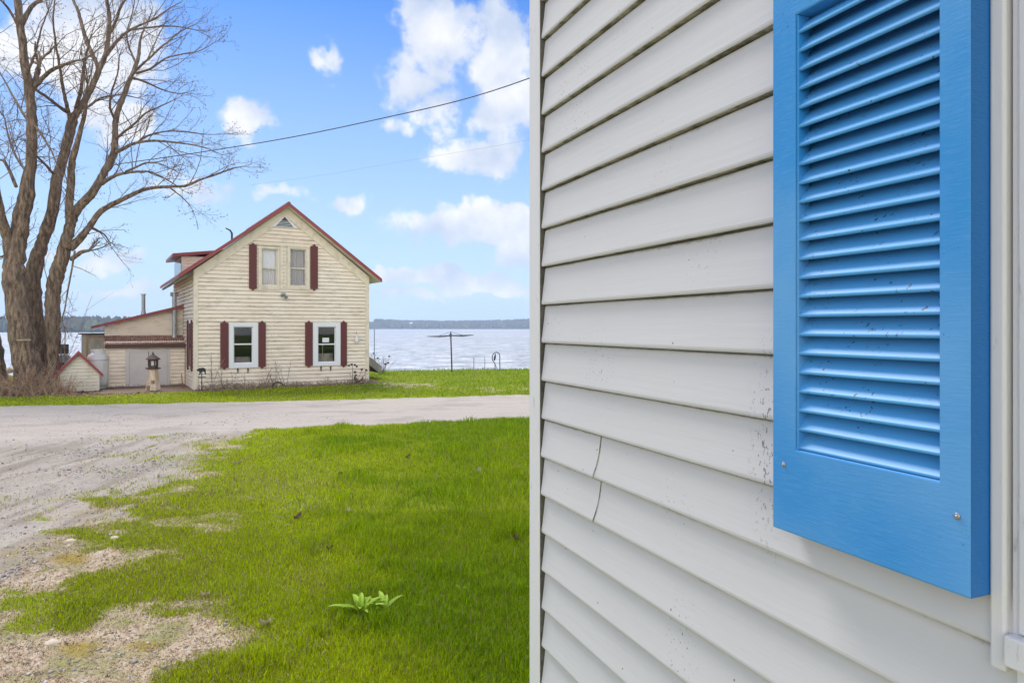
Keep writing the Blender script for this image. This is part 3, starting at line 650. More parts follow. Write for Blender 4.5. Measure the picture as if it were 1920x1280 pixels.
# Fr's outward normal is (a.y,-a.x) = (-.92,-.38): towards the lawn, as wanted
nb = empty('white_house', (.099, 1.985, 0), 'white vinyl sided house wall at right with bright blue louvered shutter', 'house')
STEP = .110; PH = 1.5 - .0452
PROF = [(0, .0125), (.03, .0142), (.07, .0145), (.30, .0108), (.60, .0066), (.85, .0036), (.955, .0018), (1, -.006)]
def near_house():
    S1 = 4.6; ZT = 3.1; Z0 = .12
    s_w0 = NF.s_at(1857, .018); w_z0 = 1.5 - .40; w_z1 = 2.35; s_w1 = s_w0 + 1.05
    op = [(s_w0 + .004, s_w1 - .004, w_z0 + .003, w_z1 - .003)]
    mb = MB(); zt = PH - 2 * STEP; zb = zt - 2 * STEP
    zs4 = [(Z0, zb), (zt, ZT)]
    clap(mb, NF, Z0, zb, STEP, lambda z: 0, lambda z: S1, op, under=1, zphase=PH, prof=PROF)
    clap(mb, NF, zt, ZT, STEP, lambda z: 0, lambda z: S1, op, under=1, zphase=PH, prof=PROF)
    # two courses with a lapped joint: the left strip rides over the right one
    for k in range(2):
        a, b = zt - (k + 1) * STEP, zt - k * STEP
        def curve(t): return .302 + .022 * t ** .8 + .006 * math.sin(t * 3.1)
        ts = [p[0] for p in PROF[:3]] + [.18, .30, .45, .60, .72, .85, .955, 1]; of = lambda t: float(np.interp(t, [p[0] for p in PROF], [p[1] for p in PROF]))
        for t0, t1 in zip(ts[:-1], ts[1:]):
            za, zc = a + (b - a) * t0, a + (b - a) * t1; oa, oc = of(t0), of(t1); e = .0022
            c0, c1 = curve(t0), curve(t1)
            mb.face([NF.p(0, oa + e, za), NF.p(c0, oa + e, za), NF.p(c1, oc + e, zc), NF.p(0, oc + e, zc)])
            mb.face([NF.p(c0, oa + e, za), NF.p(c0, oa, za), NF.p(c1, oc, zc), NF.p(c1, oc + e, zc)], 1)
            if t1 < .98: mb.face([NF.p(c0, oa + .0004, za), NF.p(c0 + .0028, oa + .0004, za), NF.p(c1 + .0018, oc + .0004, zc), NF.p(c1, oc + .0004, zc)], 1)
            mb.face([NF.p(c0, oa, za), NF.p(S1, oa, za), NF.p(S1, oc, zc), NF.p(c1, oc, zc)])
        mb.face([NF.p(0, -.006, a), NF.p(S1, -.006, a), NF.p(S1, .0125, a), NF.p(0, .0125, a)], 1)
        mb.face([NF.p(0, .0125, a), NF.p(curve(0), .0125, a), NF.p(curve(0), .0147, a), NF.p(0, .0147, a)], 1)
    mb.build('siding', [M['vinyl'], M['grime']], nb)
    # wall core, other walls
    core = MB(); W2 = 6.0
    core.box(-.01, s_w0, -.16, -.008, Z0, ZT, NF); core.box(s_w1, S1, -.16, -.008, Z0, ZT, NF)
    core.box(s_w0, s_w1, -.16, -.008, Z0, w_z0, NF); core.box(s_w0, s_w1, -.16, -.008, w_z1, ZT, NF)
    core.build('wall', M['vinyl'], nb)
    # far end wall (faces the lake), rear and near end walls
    e1 = Fr(NF.p(0, -W2, 0), NF.b); m2 = MB()
    clap(m2, e1, Z0, ZT, STEP, lambda z: 0, lambda z: W2 - .03, under=1, zphase=PH, prof=PROF)
    e1c = MB(); e1c.box(.0, W2 - .162, -.15, -.006, Z0, ZT, e1); e1c.box(.15, W2 - .162, -S1 - .0, -S1 + .15, Z0, ZT, e1); e1c.box(0, .15, -S1, -.151, Z0, ZT, e1)
    m2.build('siding', [M['vinyl'], M['grime']], nb); e1c.build('wall', M['vinyl'], nb)
    g = MB()        # gable roof, ridge along the long side
    for a, b in ((.12, -W2 / 2), (-W2 - .12, -W2 / 2)):
        za, zb_ = ZT + .02, ZT + 2.0
        g.hexa([NF.p(-.35, a, za), NF.p(S1 + .35, a, za), NF.p(S1 + .35, b, zb_), NF.p(-.35, b, zb_)],
               [NF.p(-.35, a, za + .12), NF.p(S1 + .35, a, za + .12), NF.p(S1 + .35, b, zb_ + .12), NF.p(-.35, b, zb_ + .12)])
    g.build('roof', M['grey_wood'], nb)
    for s in (-.0, S1):
        gg = MB(); gg.face([NF.p(s, -.01, ZT - .001), NF.p(s, -W2 + .01, ZT - .001), NF.p(s, -W2 / 2, ZT + 1.86)]); gg.build('gable', M['vinyl'], nb)
    f = MB(); f.box(.01, S1 - .01, -W2 + .02, -.03, -.6, Z0 - .002, NF); f.build('foundation', M['grey_wood'], nb)
    # corner post with dark receiving channel
    cp = MB(); s0, s1 = NF.s_at(992, .020), NF.s_at(1010.5, .020)
    cp.box(s0, s1, -.035, .020, Z0 - .02, ZT, NF)
    cp.build('corner_post', M['white_trim'], nb, bevel=.004)
    ch = MB(); ch.box(s1 + .0005, .012, -.012, -.0045, Z0, ZT, NF); ch.box(s1 + .0002, s1 + .0016, -.0118, .0165, Z0 + .001, ZT, NF); ch.build('corner_channel', M['channel'], nb)
    # window beside the shutter
    win = MB(); cs = NF.s_at(1884, .020)
    win.box(s_w0, cs, -.05, .020, w_z0, w_z1, NF); win.box(s_w1 - (cs - s_w0), s_w1, -.05, .020, w_z0, w_z1, NF)
    win.box(cs, s_w1 - (cs - s_w0), -.05, .018, w_z1 - .09, w_z1, NF)
    win.box(s_w0 + .001, s_w1, -.03, .004, w_z0 - .022, w_z0 - .001, NF)
    w = win.build('window', M['white_trim'], nb, bevel=.003)
    st = MB()
    st.box(cs + .0035, cs + .012, -.05, .013, w_z0 + .025, w_z1 - .095, NF); st.box(cs + .0125, cs + .022, -.05, .018, w_z0 + .05, w_z1 - .095, NF)
    st.box(cs + .0225, cs + .04, -.05, .010, w_z0 + .05, w_z1 - .095, NF); st.box(cs + .0405, cs + .052, -.05, .002, w_z0 + .05, w_z1 - .095, NF)
    st.build('sash_frame', M['white_trim'], w, bevel=.0025)
    sill = MB(); sill.box(cs + .0035, s_w1 - (cs - s_w0) - .003, -.05, .030, w_z0 + .012, w_z0 + .048, NF); sill.box(cs + .008, s_w1 - (cs - s_w0) - .003, -.05, .014, w_z0 - .018, w_z0 + .010, NF)
    sill.build('sill', M['white_trim'], w, bevel=.003)
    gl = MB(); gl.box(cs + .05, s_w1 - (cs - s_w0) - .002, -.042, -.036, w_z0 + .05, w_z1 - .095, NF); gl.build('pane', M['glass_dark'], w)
near_house()

def near_shutter():
    TH = .034; o1 = .0145 + TH - .012; o0 = .0145
    o1 = .052; o0 = .0145
    s0 = NF.s_at(1449, o1); s1 = NF.s_at(1820, o1); so0 = NF.s_at(1491, o1); so1 = NF.s_at(1761, o1)
    zb = 1.5 - .317; zt = 1.5 + .615
    zo0 = 1.5 - .187; zo1 = 1.5 + .475
    f = MB(); R0 = [(s0, zb), (s1, zb), (s1, zt), (s0, zt)]; R1 = [(so0, zo0), (so1, zo0), (so1, zo1), (so0, zo1)]
    for o in (o0, o1):
        for i in range(4):
            j = (i + 1) % 4; q = [NF.p(a_, o, c_) for a_, c_ in (R0[i], R0[j], R1[j], R1[i])]; f.face(q if o == o1 else q[::-1])
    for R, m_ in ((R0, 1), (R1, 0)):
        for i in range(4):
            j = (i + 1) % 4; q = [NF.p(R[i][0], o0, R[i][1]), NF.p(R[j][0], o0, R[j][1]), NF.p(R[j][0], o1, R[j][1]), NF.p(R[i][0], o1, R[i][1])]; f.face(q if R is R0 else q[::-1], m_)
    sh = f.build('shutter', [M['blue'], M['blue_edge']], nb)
    import bmesh
    bm = bmesh.new(); bm.from_mesh(sh.data); bmesh.ops.remove_doubles(bm, verts=bm.verts, dist=1e-5); bmesh.ops.recalc_face_normals(bm, faces=bm.faces); bm.to_mesh(sh.data); bm.free()
    bv = sh.modifiers.new('bevel', 'BEVEL'); bv.width = .0022; bv.segments = 2; bv.limit_method = 'ANGLE'; sh['label'] = 'bright blue louvered shutter'
    lv = MB(); n = 23; pitch = (zo1 - zo0) / n
    for i in range(n):
        z = zo0 + pitch * i
        # blade cross-section, lower front edge out, top back edge in
        fz, fo = z + .0015, o1 - .004; bz, bo = z + pitch * 1.30, o0 + .003; t = .0045
        pr = [(fo - .0022, fz - .0012), (bo, bz - t), (bo, bz), (fo - (fo - bo) * .40, fz + (bz - fz) * .40 + .0022), (fo - .0010, fz + .0046), (fo + .0006, fz + .0032), (fo + .0009, fz + .0016), (fo + .0002, fz - .0002)]
        if i >= n - 2: pr = [(q0, min(q1, zo1 + .004)) for q0, q1 in pr]
        a = [NF.p(so0 - .004, q[0], q[1]) for q in pr]; b = [NF.p(so1 + .004, q[0], q[1]) for q in pr]
        k = len(pr)
        for j in range(k): lv.face([a[j], a[(j + 1) % k], b[(j + 1) % k], b[j]])
        lv.face(a[::-1]); lv.face(b)
    lo = lv.build('louvers', M['blue_louver'], sh, world=True)
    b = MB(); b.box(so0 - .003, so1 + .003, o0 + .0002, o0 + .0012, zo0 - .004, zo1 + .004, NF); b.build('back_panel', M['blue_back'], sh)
    mo = MB()       # small moulding inside the opening
    mo.box(so0 + .0004, so0 + .0042, o0 + .012, o1 - .0022, zo0, zo1, NF)
    mo.build('inner_moulding', M['blue'], sh, bevel=.001)
    for px, py in ((1470, 870), (1795, 967)):
        s = NF.s_at(px, o1); z = EYE - (py - HY) / F * (NF.O + NF.b * o1 + NF.a * s).y
        c = MB(); pts = [NF.p(s, o1 - .002, z), NF.p(s, o1 + .0012, z), NF.p(s, o1 + .0022, z)]
        c.tube(pts, [.0042, .0042, .0028], 14)
        c.tube([NF.p(s, o1 + .0022, z), NF.p(s, o1 + .0026, z)], [.0014, .0010], 6)
        c.build('screw', M['screw'], sh, smooth=False)
near_shutter()

# ------------------------------------------------------------------ the cream cottage across the road
GB = -.5                                   # ground level at the cottage
V1 = Vector((.855, .519, 0)).normalized()
CF = Fr((XA, 21.7, GB), V1)                # gable front
BK = Vector((-V1.y, V1.x, 0))              # straight back from the gable front
CS = Fr(Vector((XA, 21.7, GB)) , BK)       # left side wall: s runs back; outward must face left
CS.b = -V1
W, D, EV, PK = 5.71, 6.9, 3.80, 6.02
ct = empty('cream_cottage', (XA, 21.7, GB), 'two storey cream clapboard cottage with maroon shutters and red metal roof', 'house')
def rectpx(fr, x0, x1, y0, y1, o=0):
    """rectangle on a wall from where it is seen"""
    s0, s1 = fr.s_at(x0, o), fr.s_at(x1, o); xm = (x0 + x1) / 2
    return min(s0, s1), max(s0, s1), fr.z_at(xm, y1, o), fr.z_at(xm, y0, o)
def notched(mb, fr, s0, s1, z0, z1, o0, o1):
    """board shutter: three planks, scalloped top and bottom"""
    m = (s0 + s1) / 2; h = (s1 - s0) / 2; e = .05
    pr = [(s0, z0 + e), (s0 + h * .55, z0 + e), (s0 + h * .62, z0 + .01), (m - h * .2, z0 + .02), (m, z0 - .03), (m + h * .2, z0 + .02), (s1 - h * .62, z0 + .01), (s1 - h * .55, z0 + e), (s1, z0 + e)]
    top = [(a, z1 - (b - z0)) for a, b in pr]
    ring = pr + top[::-1]
    mb.hexa([fr.p(a, o0, b) for a, b in ring], [fr.p(a, o1, b) for a, b in ring])
    for c in (s0 + h * .66, s1 - h * .66): mb.box(c - .006, c + .006, o1, o1 + .004, z0 + .08, z1 - .08, fr)
def cottage():
    wins = {}
    wins['ll'] = (rectpx(CF, 428.6, 483.8, 605, 689.3), rectpx(CF, 437.5, 474, 612, 681), 645)
    wins['lr'] = (rectpx(CF, 586, 638, 604, 685.3), rectpx(CF, 595.5, 629, 612, 679), 645)
    wins['ul'] = (rectpx(CF, 484, 524, 462, 540.5), rectpx(CF, 490.5, 520, 466.5, 535), 503)
    wins['ur'] = (rectpx(CF, 538, 580, 463, 540.5), rectpx(CF, 543.5, 573.5, 467, 536), 503)
    op = [w[1] for w in wins.values()]
    hw = W / 2; sl_ = (PK - EV) / hw
    xl = lambda z: 0.10 if z < EV else max(.0, (z - EV) / sl_)
    xr = lambda z: W - .10 if z < EV else W - max(0, (z - EV) / sl_)
    step = .128
    mb = MB()
    clap(mb, CF, 0, EV, step, lambda z: .1, lambda z: W - .1, op, lip=.028)
    clap(mb, CF, EV, PK - .06, step, lambda z: (z - EV) / sl_, lambda z: W - (z - EV) / sl_, op, lip=.022, zphase=0)
    # left side and right side walls, back
    mb2 = MB(); clap(mb2, CS, -.05, EV - .02, step, lambda z: .10, lambda z: D, lip=.028, zphase=0)
    CR = Fr(CF.p(W, 0, 0), BK)     # right side, outward +V1
    CR.b = V1
    clap(mb2, CR, -.05, EV - .02, step, lambda z: .10, lambda z: D, lip=.022, zphase=0)
    bk = [CF.p(0, -D, -.1), CF.p(W, -D, -.1), CF.p(W, -D, EV), CF.p(hw, -D, PK), CF.p(0, -D, EV)]
    mb2.face(bk)
    mb.v += mb2.v; n = len(mb.v) - len(mb2.v)
    mb.f += [tuple(i + n for i in f) for f in mb2.f]; mb.m += mb2.m
    mb.build('wall', M['cream'], ct)
    # inside box so the openings look into a room
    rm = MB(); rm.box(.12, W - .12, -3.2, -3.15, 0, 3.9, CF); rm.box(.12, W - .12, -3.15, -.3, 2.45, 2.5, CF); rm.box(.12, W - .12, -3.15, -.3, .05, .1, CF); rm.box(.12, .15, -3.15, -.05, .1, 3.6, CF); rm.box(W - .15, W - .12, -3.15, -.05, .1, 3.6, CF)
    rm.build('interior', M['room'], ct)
    for s0, s1, fr in ((-.034, .10, CF), (W - .10, W + .034, CF)):
        c = MB(); c.box(s0, s1, -.0, .038, 0, EV + .02, CF); c.build('corner_board', M['cream_trim'], ct)
    for s, a in ((0, -1), (W, 1)):
        c = MB(); x = sorted((s, s + a * .036)); c.box(x[0] + .0, x[1], -.12, -.0005, 0, EV - .03, CF); c.build('corner_board', M['cream_trim'], ct)
    # rake frieze boards
    for side in (0, 1):
        c = MB(); f = (lambda s: s) if side == 0 else (lambda s: W - s)
        def q(s, z, o): return CF.p(f(s), o, z)
        u = .30
        b = [q(-.02, EV - .42, 0), q(-.02, EV + .02, 0), q(hw - .001, PK + .02, 0), q(hw - .001, PK - .30, 0), q(.12, EV - .24, 0)]
        t = [p + CF.b * .042 for p in b]
        c.hexa(b, t); c.build('rake_board', M['cream_trim'], ct)
    # roof slabs: red metal over cream soffit
    for side in (0, 1):
        f = (lambda s: s) if side == 0 else (lambda s: W - s)
        oh = .46 if side == 0 else .40; ze = EV - sl_ * oh + (.07 if side == 0 else .10)
        for nm, m_, za, zb_, fo in (('soffit', M['cream_trim'], .03, .075, .26), ('roof', M['red_roof'], .0765, .135, .30)):
            c = MB(); ex = .03 if nm == 'roof' else 0
            ring = [(f(-oh - ex), fo), (f(hw), fo), (f(hw), -D - .25), (f(-oh - ex), -D - .25)]
            z_ = [ze - ex * sl_, PK + .0, PK + .0, ze - ex * sl_]
            c.hexa([CF.p(a, o, z + za) for (a, o), z in zip(ring, z_)], [CF.p(a, o, z + zb_) for (a, o), z in zip(ring, z_)])
            if nm == 'roof':
                # standing ribs
                for k in range(13):
                    o = .26 - k * (D + .45) / 12
                    c.hexa([CF.p(f(-oh), o, ze + .13), CF.p(f(hw), o, PK + .13), CF.p(f(hw), o - .03, PK + .13), CF.p(f(-oh), o - .03, ze + .13)],
                           [CF.p(f(-oh), o, ze + .155), CF.p(f(hw), o, PK + .155), CF.p(f(hw), o - .03, PK + .155), CF.p(f(-oh), o - .03, ze + .155)])
                # rake edge trim
                c.hexa([CF.p(f(-oh - .02), fo + .022, ze + .02), CF.p(f(hw), fo + .022, PK + .04), CF.p(f(hw), fo + .001, PK + .04), CF.p(f(-oh - .02), fo + .001, ze + .02)],
                       [CF.p(f(-oh - .02), fo + .022, ze + .15), CF.p(f(hw), fo + .022, PK + .165), CF.p(f(hw), fo + .001, PK + .165), CF.p(f(-oh - .02), fo + .001, ze + .15)])
            o_ = c.build(nm, m_, ct)
    rc = MB(); rc.tube([CF.p(hw, .32, PK + .13), CF.p(hw, -D - .25, PK + .13)], .06, 8); rc.build('ridge_cap', M['red_roof'], ct)
    # gable vent
    v0, v1 = CF.s_at(509.5, .03), CF.s_at(557.5, .03); zb0 = CF.z_at(533, 426.5, .03); zt0 = CF.z_at(533, 405, .03); m = (v0 + v1) / 2
    def tri(k, o): return [CF.p(m - (m - v0) * k, o, zb0 + (1 - k) * .07), CF.p(m + (v1 - m) * k, o, zb0 + (1 - k) * .07), CF.p(m, o, zt0 - (1 - k) * .09)]
    c = MB(); c.hexa(tri(1, .02), tri(1, .05)); gv = c.build('gable_vent', M['win_white'], ct)
    c = MB(); c.hexa(tri(.72, .0505), tri(.72, .053)); c.build('vent_opening', M['dark_metal'], gv)
    c = MB()
    for k in range(4):
        z = zb0 + .035 + k * .052; w_ = (m - v0) * .70 * (1 - (k * .052 + .02) / (zt0 - zb0 - .04)); c.box(m - w_, m + w_, .0535, .062, z, z + .022, CF)
    c.build('vent_slats', M['steel'], gv)
    # windows
    for key, ((s0, s1, z0, z1), (g0, g1, h0, h1), ry) in wins.items():
        low = key[0] == 'l'; m_ = M['win_white'] if low else M['cream_trim']
        c = MB(); o1 = .050 if low else .046
        c.box(s0, g0, -.03, o1, z0, z1, CF); c.box(g1, s1, -.03, o1, z0, z1, CF); c.box(g0, g1, -.03, o1 - .001, z0, h0, CF); c.box(g0, g1, -.03, o1 - .001, h1, z1, CF)
        if not low: c.box(s0 - .02, s1 + .02, .002, .055, z0 - .045, z0 - .002, CF)
        w = c.build('window', m_, ct, bevel=.006)
        zr = CF.z_at((437 + 474) / 2 if key == 'll' else {'lr': 612, 'ul': 505, 'ur': 558}[key], ry, -.02)
        c = MB(); t = .028
        c.box(g0, g0 + t, -.04, -.012, h0, h1, CF); c.box(g1 - t, g1, -.04, -.012, h0, h1, CF); c.box(g0 + t, g1 - t, -.04, -.013, h0, h0 + t, CF); c.box(g0 + t, g1 - t, -.04, -.013, h1 - t, h1, CF)
        c.box(g0 + t, g1 - t, -.035, -.006, zr - .022, zr + .022, CF)
        c.build('sash', m_, w)
        c = MB(); c.box(g0 + t, g1 - t, -.030, -.026, h0 + t, zr - .0225, CF); c.box(g0 + t, g1 - t, -.030, -.026, zr + .0225, h1 - t, CF)
        c.build('pane', M['glass'], w)
        def cur(z0_, z1_, m2_, nm, a=g0, b=g1, amp=.018):
            c = MB(); n = 34
            pts = [(a + (b - a) * i / n, -.11 + amp * math.sin(i * 1.35) + rng.uniform(-.004, .004)) for i in range(n + 1)]
            for (x0, y0), (x1, y1) in zip(pts[:-1], pts[1:]): c.face([CF.p(x0, y0, z0_), CF.p(x1, y1, z0_), CF.p(x1, y1, z1_), CF.p(x0, y0, z1_)])
            c.build(nm, m2_, w)
        if key == 'ul':
            cur(zr, h1, M['shade'], 'blind', amp=.001); cur(h0, zr - .03, M['curtain'], 'curtain')
        if key == 'ur': cur(h0, h1, M['lace_dim'], 'curtain')
        if key == 'lr':
            nt_ = rectpx(CF, 604.5, 617, 633, 641.5, -.02); c = MB(); c.box(nt_[0], nt_[1], -.0255, -.0235, nt_[2], nt_[3], CF); c.build('paper_notice', M['shade'], w)
            c = MB(); c.box(g0 + .08, g1 - .02, -.30, -.27, h0 - .1, h0 + .30, CF); c.box((g0 + g1) / 2 - .10, (g0 + g1) / 2 - .075, -.2, -.18, h0, zr, CF); c.build('indoor_shelf', M['grey_wood'], w)
        if key == 'll':
            c = MB(); c.box(g0 + .02, g1 - .02, -.45, -.4, h0 - .1, h0 + .20, CF); c.build('indoor_shelf', M['grey_wood'], w)
    # mullion trim with a row of small diamonds between the upper windows
    s0, s1, z0, z1 = rectpx(CF, 525, 537.5, 460, 542, .03)
    c = MB(); c.box(s0 + .005, s1 - .005, .0, .044, z0, z1, CF); n = 12; sm = (s0 + s1) / 2
    for k in range(n):
        z = z0 + .08 + (z1 - z0 - .14) * k / (n - 1); r = .036
        c.hexa([CF.p(sm - r, .0445, z), CF.p(sm, .0445, z - r), CF.p(sm + r, .0445, z), CF.p(sm, .0445, z + r)], [CF.p(sm - r * .5, .075, z), CF.p(sm, .075, z - r * .5), CF.p(sm + r * .5, .075, z), CF.p(sm, .075, z + r * .5)])
    c.build('diamond_mullion', M['cream_trim'], ct)
    hd = MB(); a = rectpx(CF, 483, 581, 458.5, 462, .03); hd.box(a[0], a[1], .002, .07, a[2], a[3], CF); hd.build('window_head', M['cream_trim'], ct)
    for x0, x1, y0, y1 in ((413, 428, 602, 692), (484.3, 498, 602, 690), (572, 585.6, 602, 688), (638.3, 650, 602, 687.5), (467, 481, 456, 544), (582, 595.5, 459, 544)):
        r = rectpx(CF, x0, x1, y0, y1, .03); c = MB(); notched(c, CF, r[0], r[1], r[2], r[3], .028, .068); c.build('shutter', M['maroon'], ct)
    for px in (446, 465, 602, 620):
        s = CF.s_at(px, .05); z = CF.z_at(px, 690 if px < 500 else 686.5, .05); c = MB()
        c.box(s - .02, s + .02, .022, .07, z - .10, z, CF); c.box(s - .012, s + .012, .022, .04, z - .17, z - .1005, CF); c.build('window_box_bracket', M['dark_metal'], ct)
    # floodlight under the upper windows
    s = CF.s_at(532, .08); z = CF.z_at(532, 551, .08); c = MB()
    c.box(s - .04, s + .04, .02, .06, z - .01, z + .07, CF)
    c.tube([CF.p(s - .03, .06, z + .02), CF.p(s - .06, .14, z - .03), CF.p(s - .08, .20, z - .07)], [.02, .045, .055], 10); c.tube([CF.p(s + .03, .06, z), CF.p(s + .05, .13, z - .07), CF.p(s + .06, .19, z - .12)], [.02, .045, .055], 10)
    c.build('floodlight', M['steel'], ct)
    # small bent flue on the left slope
    c = MB(); s = 1.25; zr = EV + sl_ * s + .12; b = CF.p(s, -.9, zr); c.tube([b, b + Vector((0, 0, .28)), b + Vector((-.06, 0, .38)), b + Vector((-.22, .02, .46))], [.035, .035, .03, .02], 8)
    c.build('roof_flue', M['dark_metal'], ct)
    # shed dormer on the left slope
    d0, d1 = 4.0, 6.6; zw = EV + .80; run = 1.45; rise = .22
    dm = MB(); fr = Fr(CF.p(0, -d0, 0), V1)
    clap(dm, fr, EV - .05, zw + .02, step, lambda z: .09, lambda z: max(.1, min(run, (z - EV + .1) / sl_)), lip=.02, zphase=0)
    dm.box(.02, .14, -(d1 - d0), .012, EV - .1, zw, fr)
    d = dm.build('dormer', M['cream'], ct)
    c = MB(); c.box(.0, .10, .0, .03, EV - .02, zw, fr); c.build('dormer_corner', M['cream_trim'], d)
    c = MB(); c.box(-.012, .0, -(d1 - d0), -.05, EV + .2, zw - .08, fr); c.build('dormer_window', M['glass_dark'], d)
    c = MB()
    for o0, o1, za, zb_ in (((.16), -(d1 - d0) - .2, 0, .0),):
        ring = [(-.30, o0), (run + .12, o0), (run + .12, o1), (-.30, o1)]; z_ = [zw - .03, zw + rise, zw + rise, zw - .03]
        c.hexa([fr.p(a, o, z) for (a, o), z in zip(ring, z_)], [fr.p(a, o, z + .11) for (a, o), z in zip(ring, z_)])
    c.build('dormer_roof', M['red_roof'], d)
    # exposed rafter tails at the left eave
    for k in range(9):
        c = MB(); o = -.15 - k * .8; c.hexa([CF.p(-.44, o, EV - sl_ * .44 - .02), CF.p(-.02, o, EV - .08), CF.p(-.02, o - .05, EV - .08), CF.p(-.44, o - .05, EV - sl_ * .44 - .02)],
               [CF.p(-.44, o, EV - sl_ * .44 + .07), CF.p(-.02, o, EV + .05), CF.p(-.02, o - .05, EV + .05), CF.p(-.44, o - .05, EV - sl_ * .44 + .07)])
        c.build('rafter_tail', M['grey_wood'], ct)
    # side window with its maroon shutter
    c = MB(); c.box(.55, 1.35, .0, .03, .62, 2.2, CS); sw = c.build('side_window', M['win_white'], ct)
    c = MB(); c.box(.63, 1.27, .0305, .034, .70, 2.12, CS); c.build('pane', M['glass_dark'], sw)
    for a in (.28, 1.37):
        c = MB(); notched(c, CS, a, a + .26, .60, 2.2, .02, .07); c.build('shutter', M['maroon'], ct)
cottage()

# ------------------------------------------------------------------ lean-to at its left side
def lean_to():
    LF0, LF1 = 2.5, 3.3
    LL = Fr(CF.p(0, -LF0, 0), -V1); LL.b = -BK     # s runs left from the cottage's side wall
    LU = Fr(CF.p(0, -LF1, 0), -V1); LU.b = -BK
    WL = 2.40; z_l = 1.52
    g0 = -.10
    lt = MB()
    dr = rectpx(LL, 235, 318, 655, 727)
    clap(lt, LL, g0, z_l, .125, lambda z: .04, lambda z: WL, [(dr[0], dr[1], g0, dr[3])], lip=.02)
    zt = lambda s: 2.70 - .27 * s
    # upper wall (top follows the roof): step courses
    n = int((2.70 - 1.35) / .125) + 1
    for i in range(n):
        a = 1.35 + i * .125; b = a + .125
        ra = min(WL, (2.70 - a) / .27) if a > zt(WL) else WL; rb = min(WL, (2.70 - b) / .27) if b > zt(WL) else WL
        if ra <= .05: break
        rb = max(rb, .02)
        lt.face([LU.p(.02, .02, a), LU.p(ra, .02, a), LU.p(rb, .002, b), LU.p(.02, .002, b)]); lt.face([LU.p(.02, 0, a), LU.p(ra, 0, a), LU.p(ra, .02, a), LU.p(.02, .02, a)])
    # left side of it, and the cheek of the lower box
    sd = Fr(LL.p(WL, 0, 0), BK); sd.b = -V1
    clap(lt, sd, g0, 1.40, .125, lambda z: .02, lambda z: .9, lip=.02)
    clap(lt, sd, g0, 2.02, .125, lambda z: .78, lambda z: 4.2, lip=.02)
    lt.box(.01, WL - .01, -4.0, -3.95, g0, 2.0, LL)
    lo = lt.build('lean_to', M['cream'], ct)
    for fr, s0, s1, z0, z1 in ((LL, WL - .09, WL + .02, g0, z_l - .02), (LU, WL - .07, WL + .03, 1.3, 2.08)):
        c = MB(); c.box(s0, s1, .0, .032, z0, z1, fr); c.build('corner_board', M['cream_trim'], lo)
    c = MB(); c.hexa([LU.p(-.0, .26, 2.70), LU.p(WL + .42, .26, 2.70 - .27 * (WL + .42)), LU.p(WL + .42, -3.6, 2.70 - .27 * (WL + .42)), LU.p(0, -3.6, 2.70)],
                     [LU.p(-.0, .26, 2.80), LU.p(WL + .42, .26, 2.79 - .27 * (WL + .42)), LU.p(WL + .42, -3.6, 2.79 - .27 * (WL + .42)), LU.p(0, -3.6, 2.80)])
    c.build('lean_to_roof', M['red_roof'], lo)
    # lower ribbed roof
    c = MB(); nr_ = 34; a0, a1 = -.02, WL + .06
    def zz(o): return 1.42 + (.16 - o) / (.16 + (LF1 - LF0)) * .26
    for i in range(nr_):
        s0 = a0 + (a1 - a0) * i / nr_; s1 = a0 + (a1 - a0) * (i + 1) / nr_; m_ = (s0 + s1) / 2
        for (x0, h0), (x1, h1) in (((s0, 0), (m_, .03)), ((m_, .03), (s1, 0))):
            c.hexa([LL.p(x0, .16, zz(.16) + h0), LL.p(x1, .16, zz(.16) + h1), LL.p(x1, -.79, zz(-.79) + h1), LL.p(x0, -.79, zz(-.79) + h0)],
                   [LL.p(x0, .16, zz(.16) + h0 + .012), LL.p(x1, .16, zz(.16) + h1 + .012), LL.p(x1, -.79, zz(-.79) + h1 + .012), LL.p(x0, -.79, zz(-.79) + h0 + .012)])
    c.build('porch_roof', M['rust_roof'], lo)
    c = MB(); c.box(0, WL + .04, .06, .13, 1.30, 1.415, LL); c.build('roof_fascia', M['lh_brown'], lo)
    # double doors
    s0, s1, z1 = dr[0], dr[1], dr[3]; c = MB()
    c.box(s0, s0 + .07, -.04, .035, g0 + .03, z1, LL); c.box(s1 - .12, s1, -.04, .035, g0 + .03, z1, LL); c.box(s0 + .07, s1 - .12, -.04, .034, z1 - .07, z1, LL); c.box(s0 + .07, s1 - .12, -.05, .02, g0 + .01, g0 + .06, LL)
    df = c.build('door_frame', M['door_grey'], lo)
    mid = (s0 + .07 + s1 - .12) / 2
    for a, b in ((s0 + .075, mid - .012), (mid + .012, s1 - .125)):
        c = MB(); c.box(a, b, -.03, .008, g0 + .07, z1 - .075, LL)
        for x0, x1, y0, y1 in ((a, a + .05, g0 + .07, z1 - .075), (b - .05, b, g0 + .07, z1 - .075), (a + .05, b - .05, z1 - .135, z1 - .075), (a + .05, b - .05, g0 + .07, g0 + .15)):
            c.box(x0, x1, .0082, .02, y0, y1, LL)
        dd = c.build('door', M['door_grey'], lo)
    # stove pipe rising beside the cottage wall
    s = LL.s_at(327, -.62); b = LL.p(s, -.62, 1.55); c = MB(); top = EYE + (613 - 556) / F * b.y - GB
    c.tube([b, LL.p(s, -.62, top)], .075, 14); c.tube([LL.p(s, -.62, 1.56), LL.p(s, -.62, 1.75)], [.12, .076], 14)
    for z in (2.0, 2.5): c.tube([LL.p(s, -.62, z), LL.p(s, -.62, z + .03)], .082, 14)
    p = c.build('stove_pipe', M['steel'], lo, smooth=False)
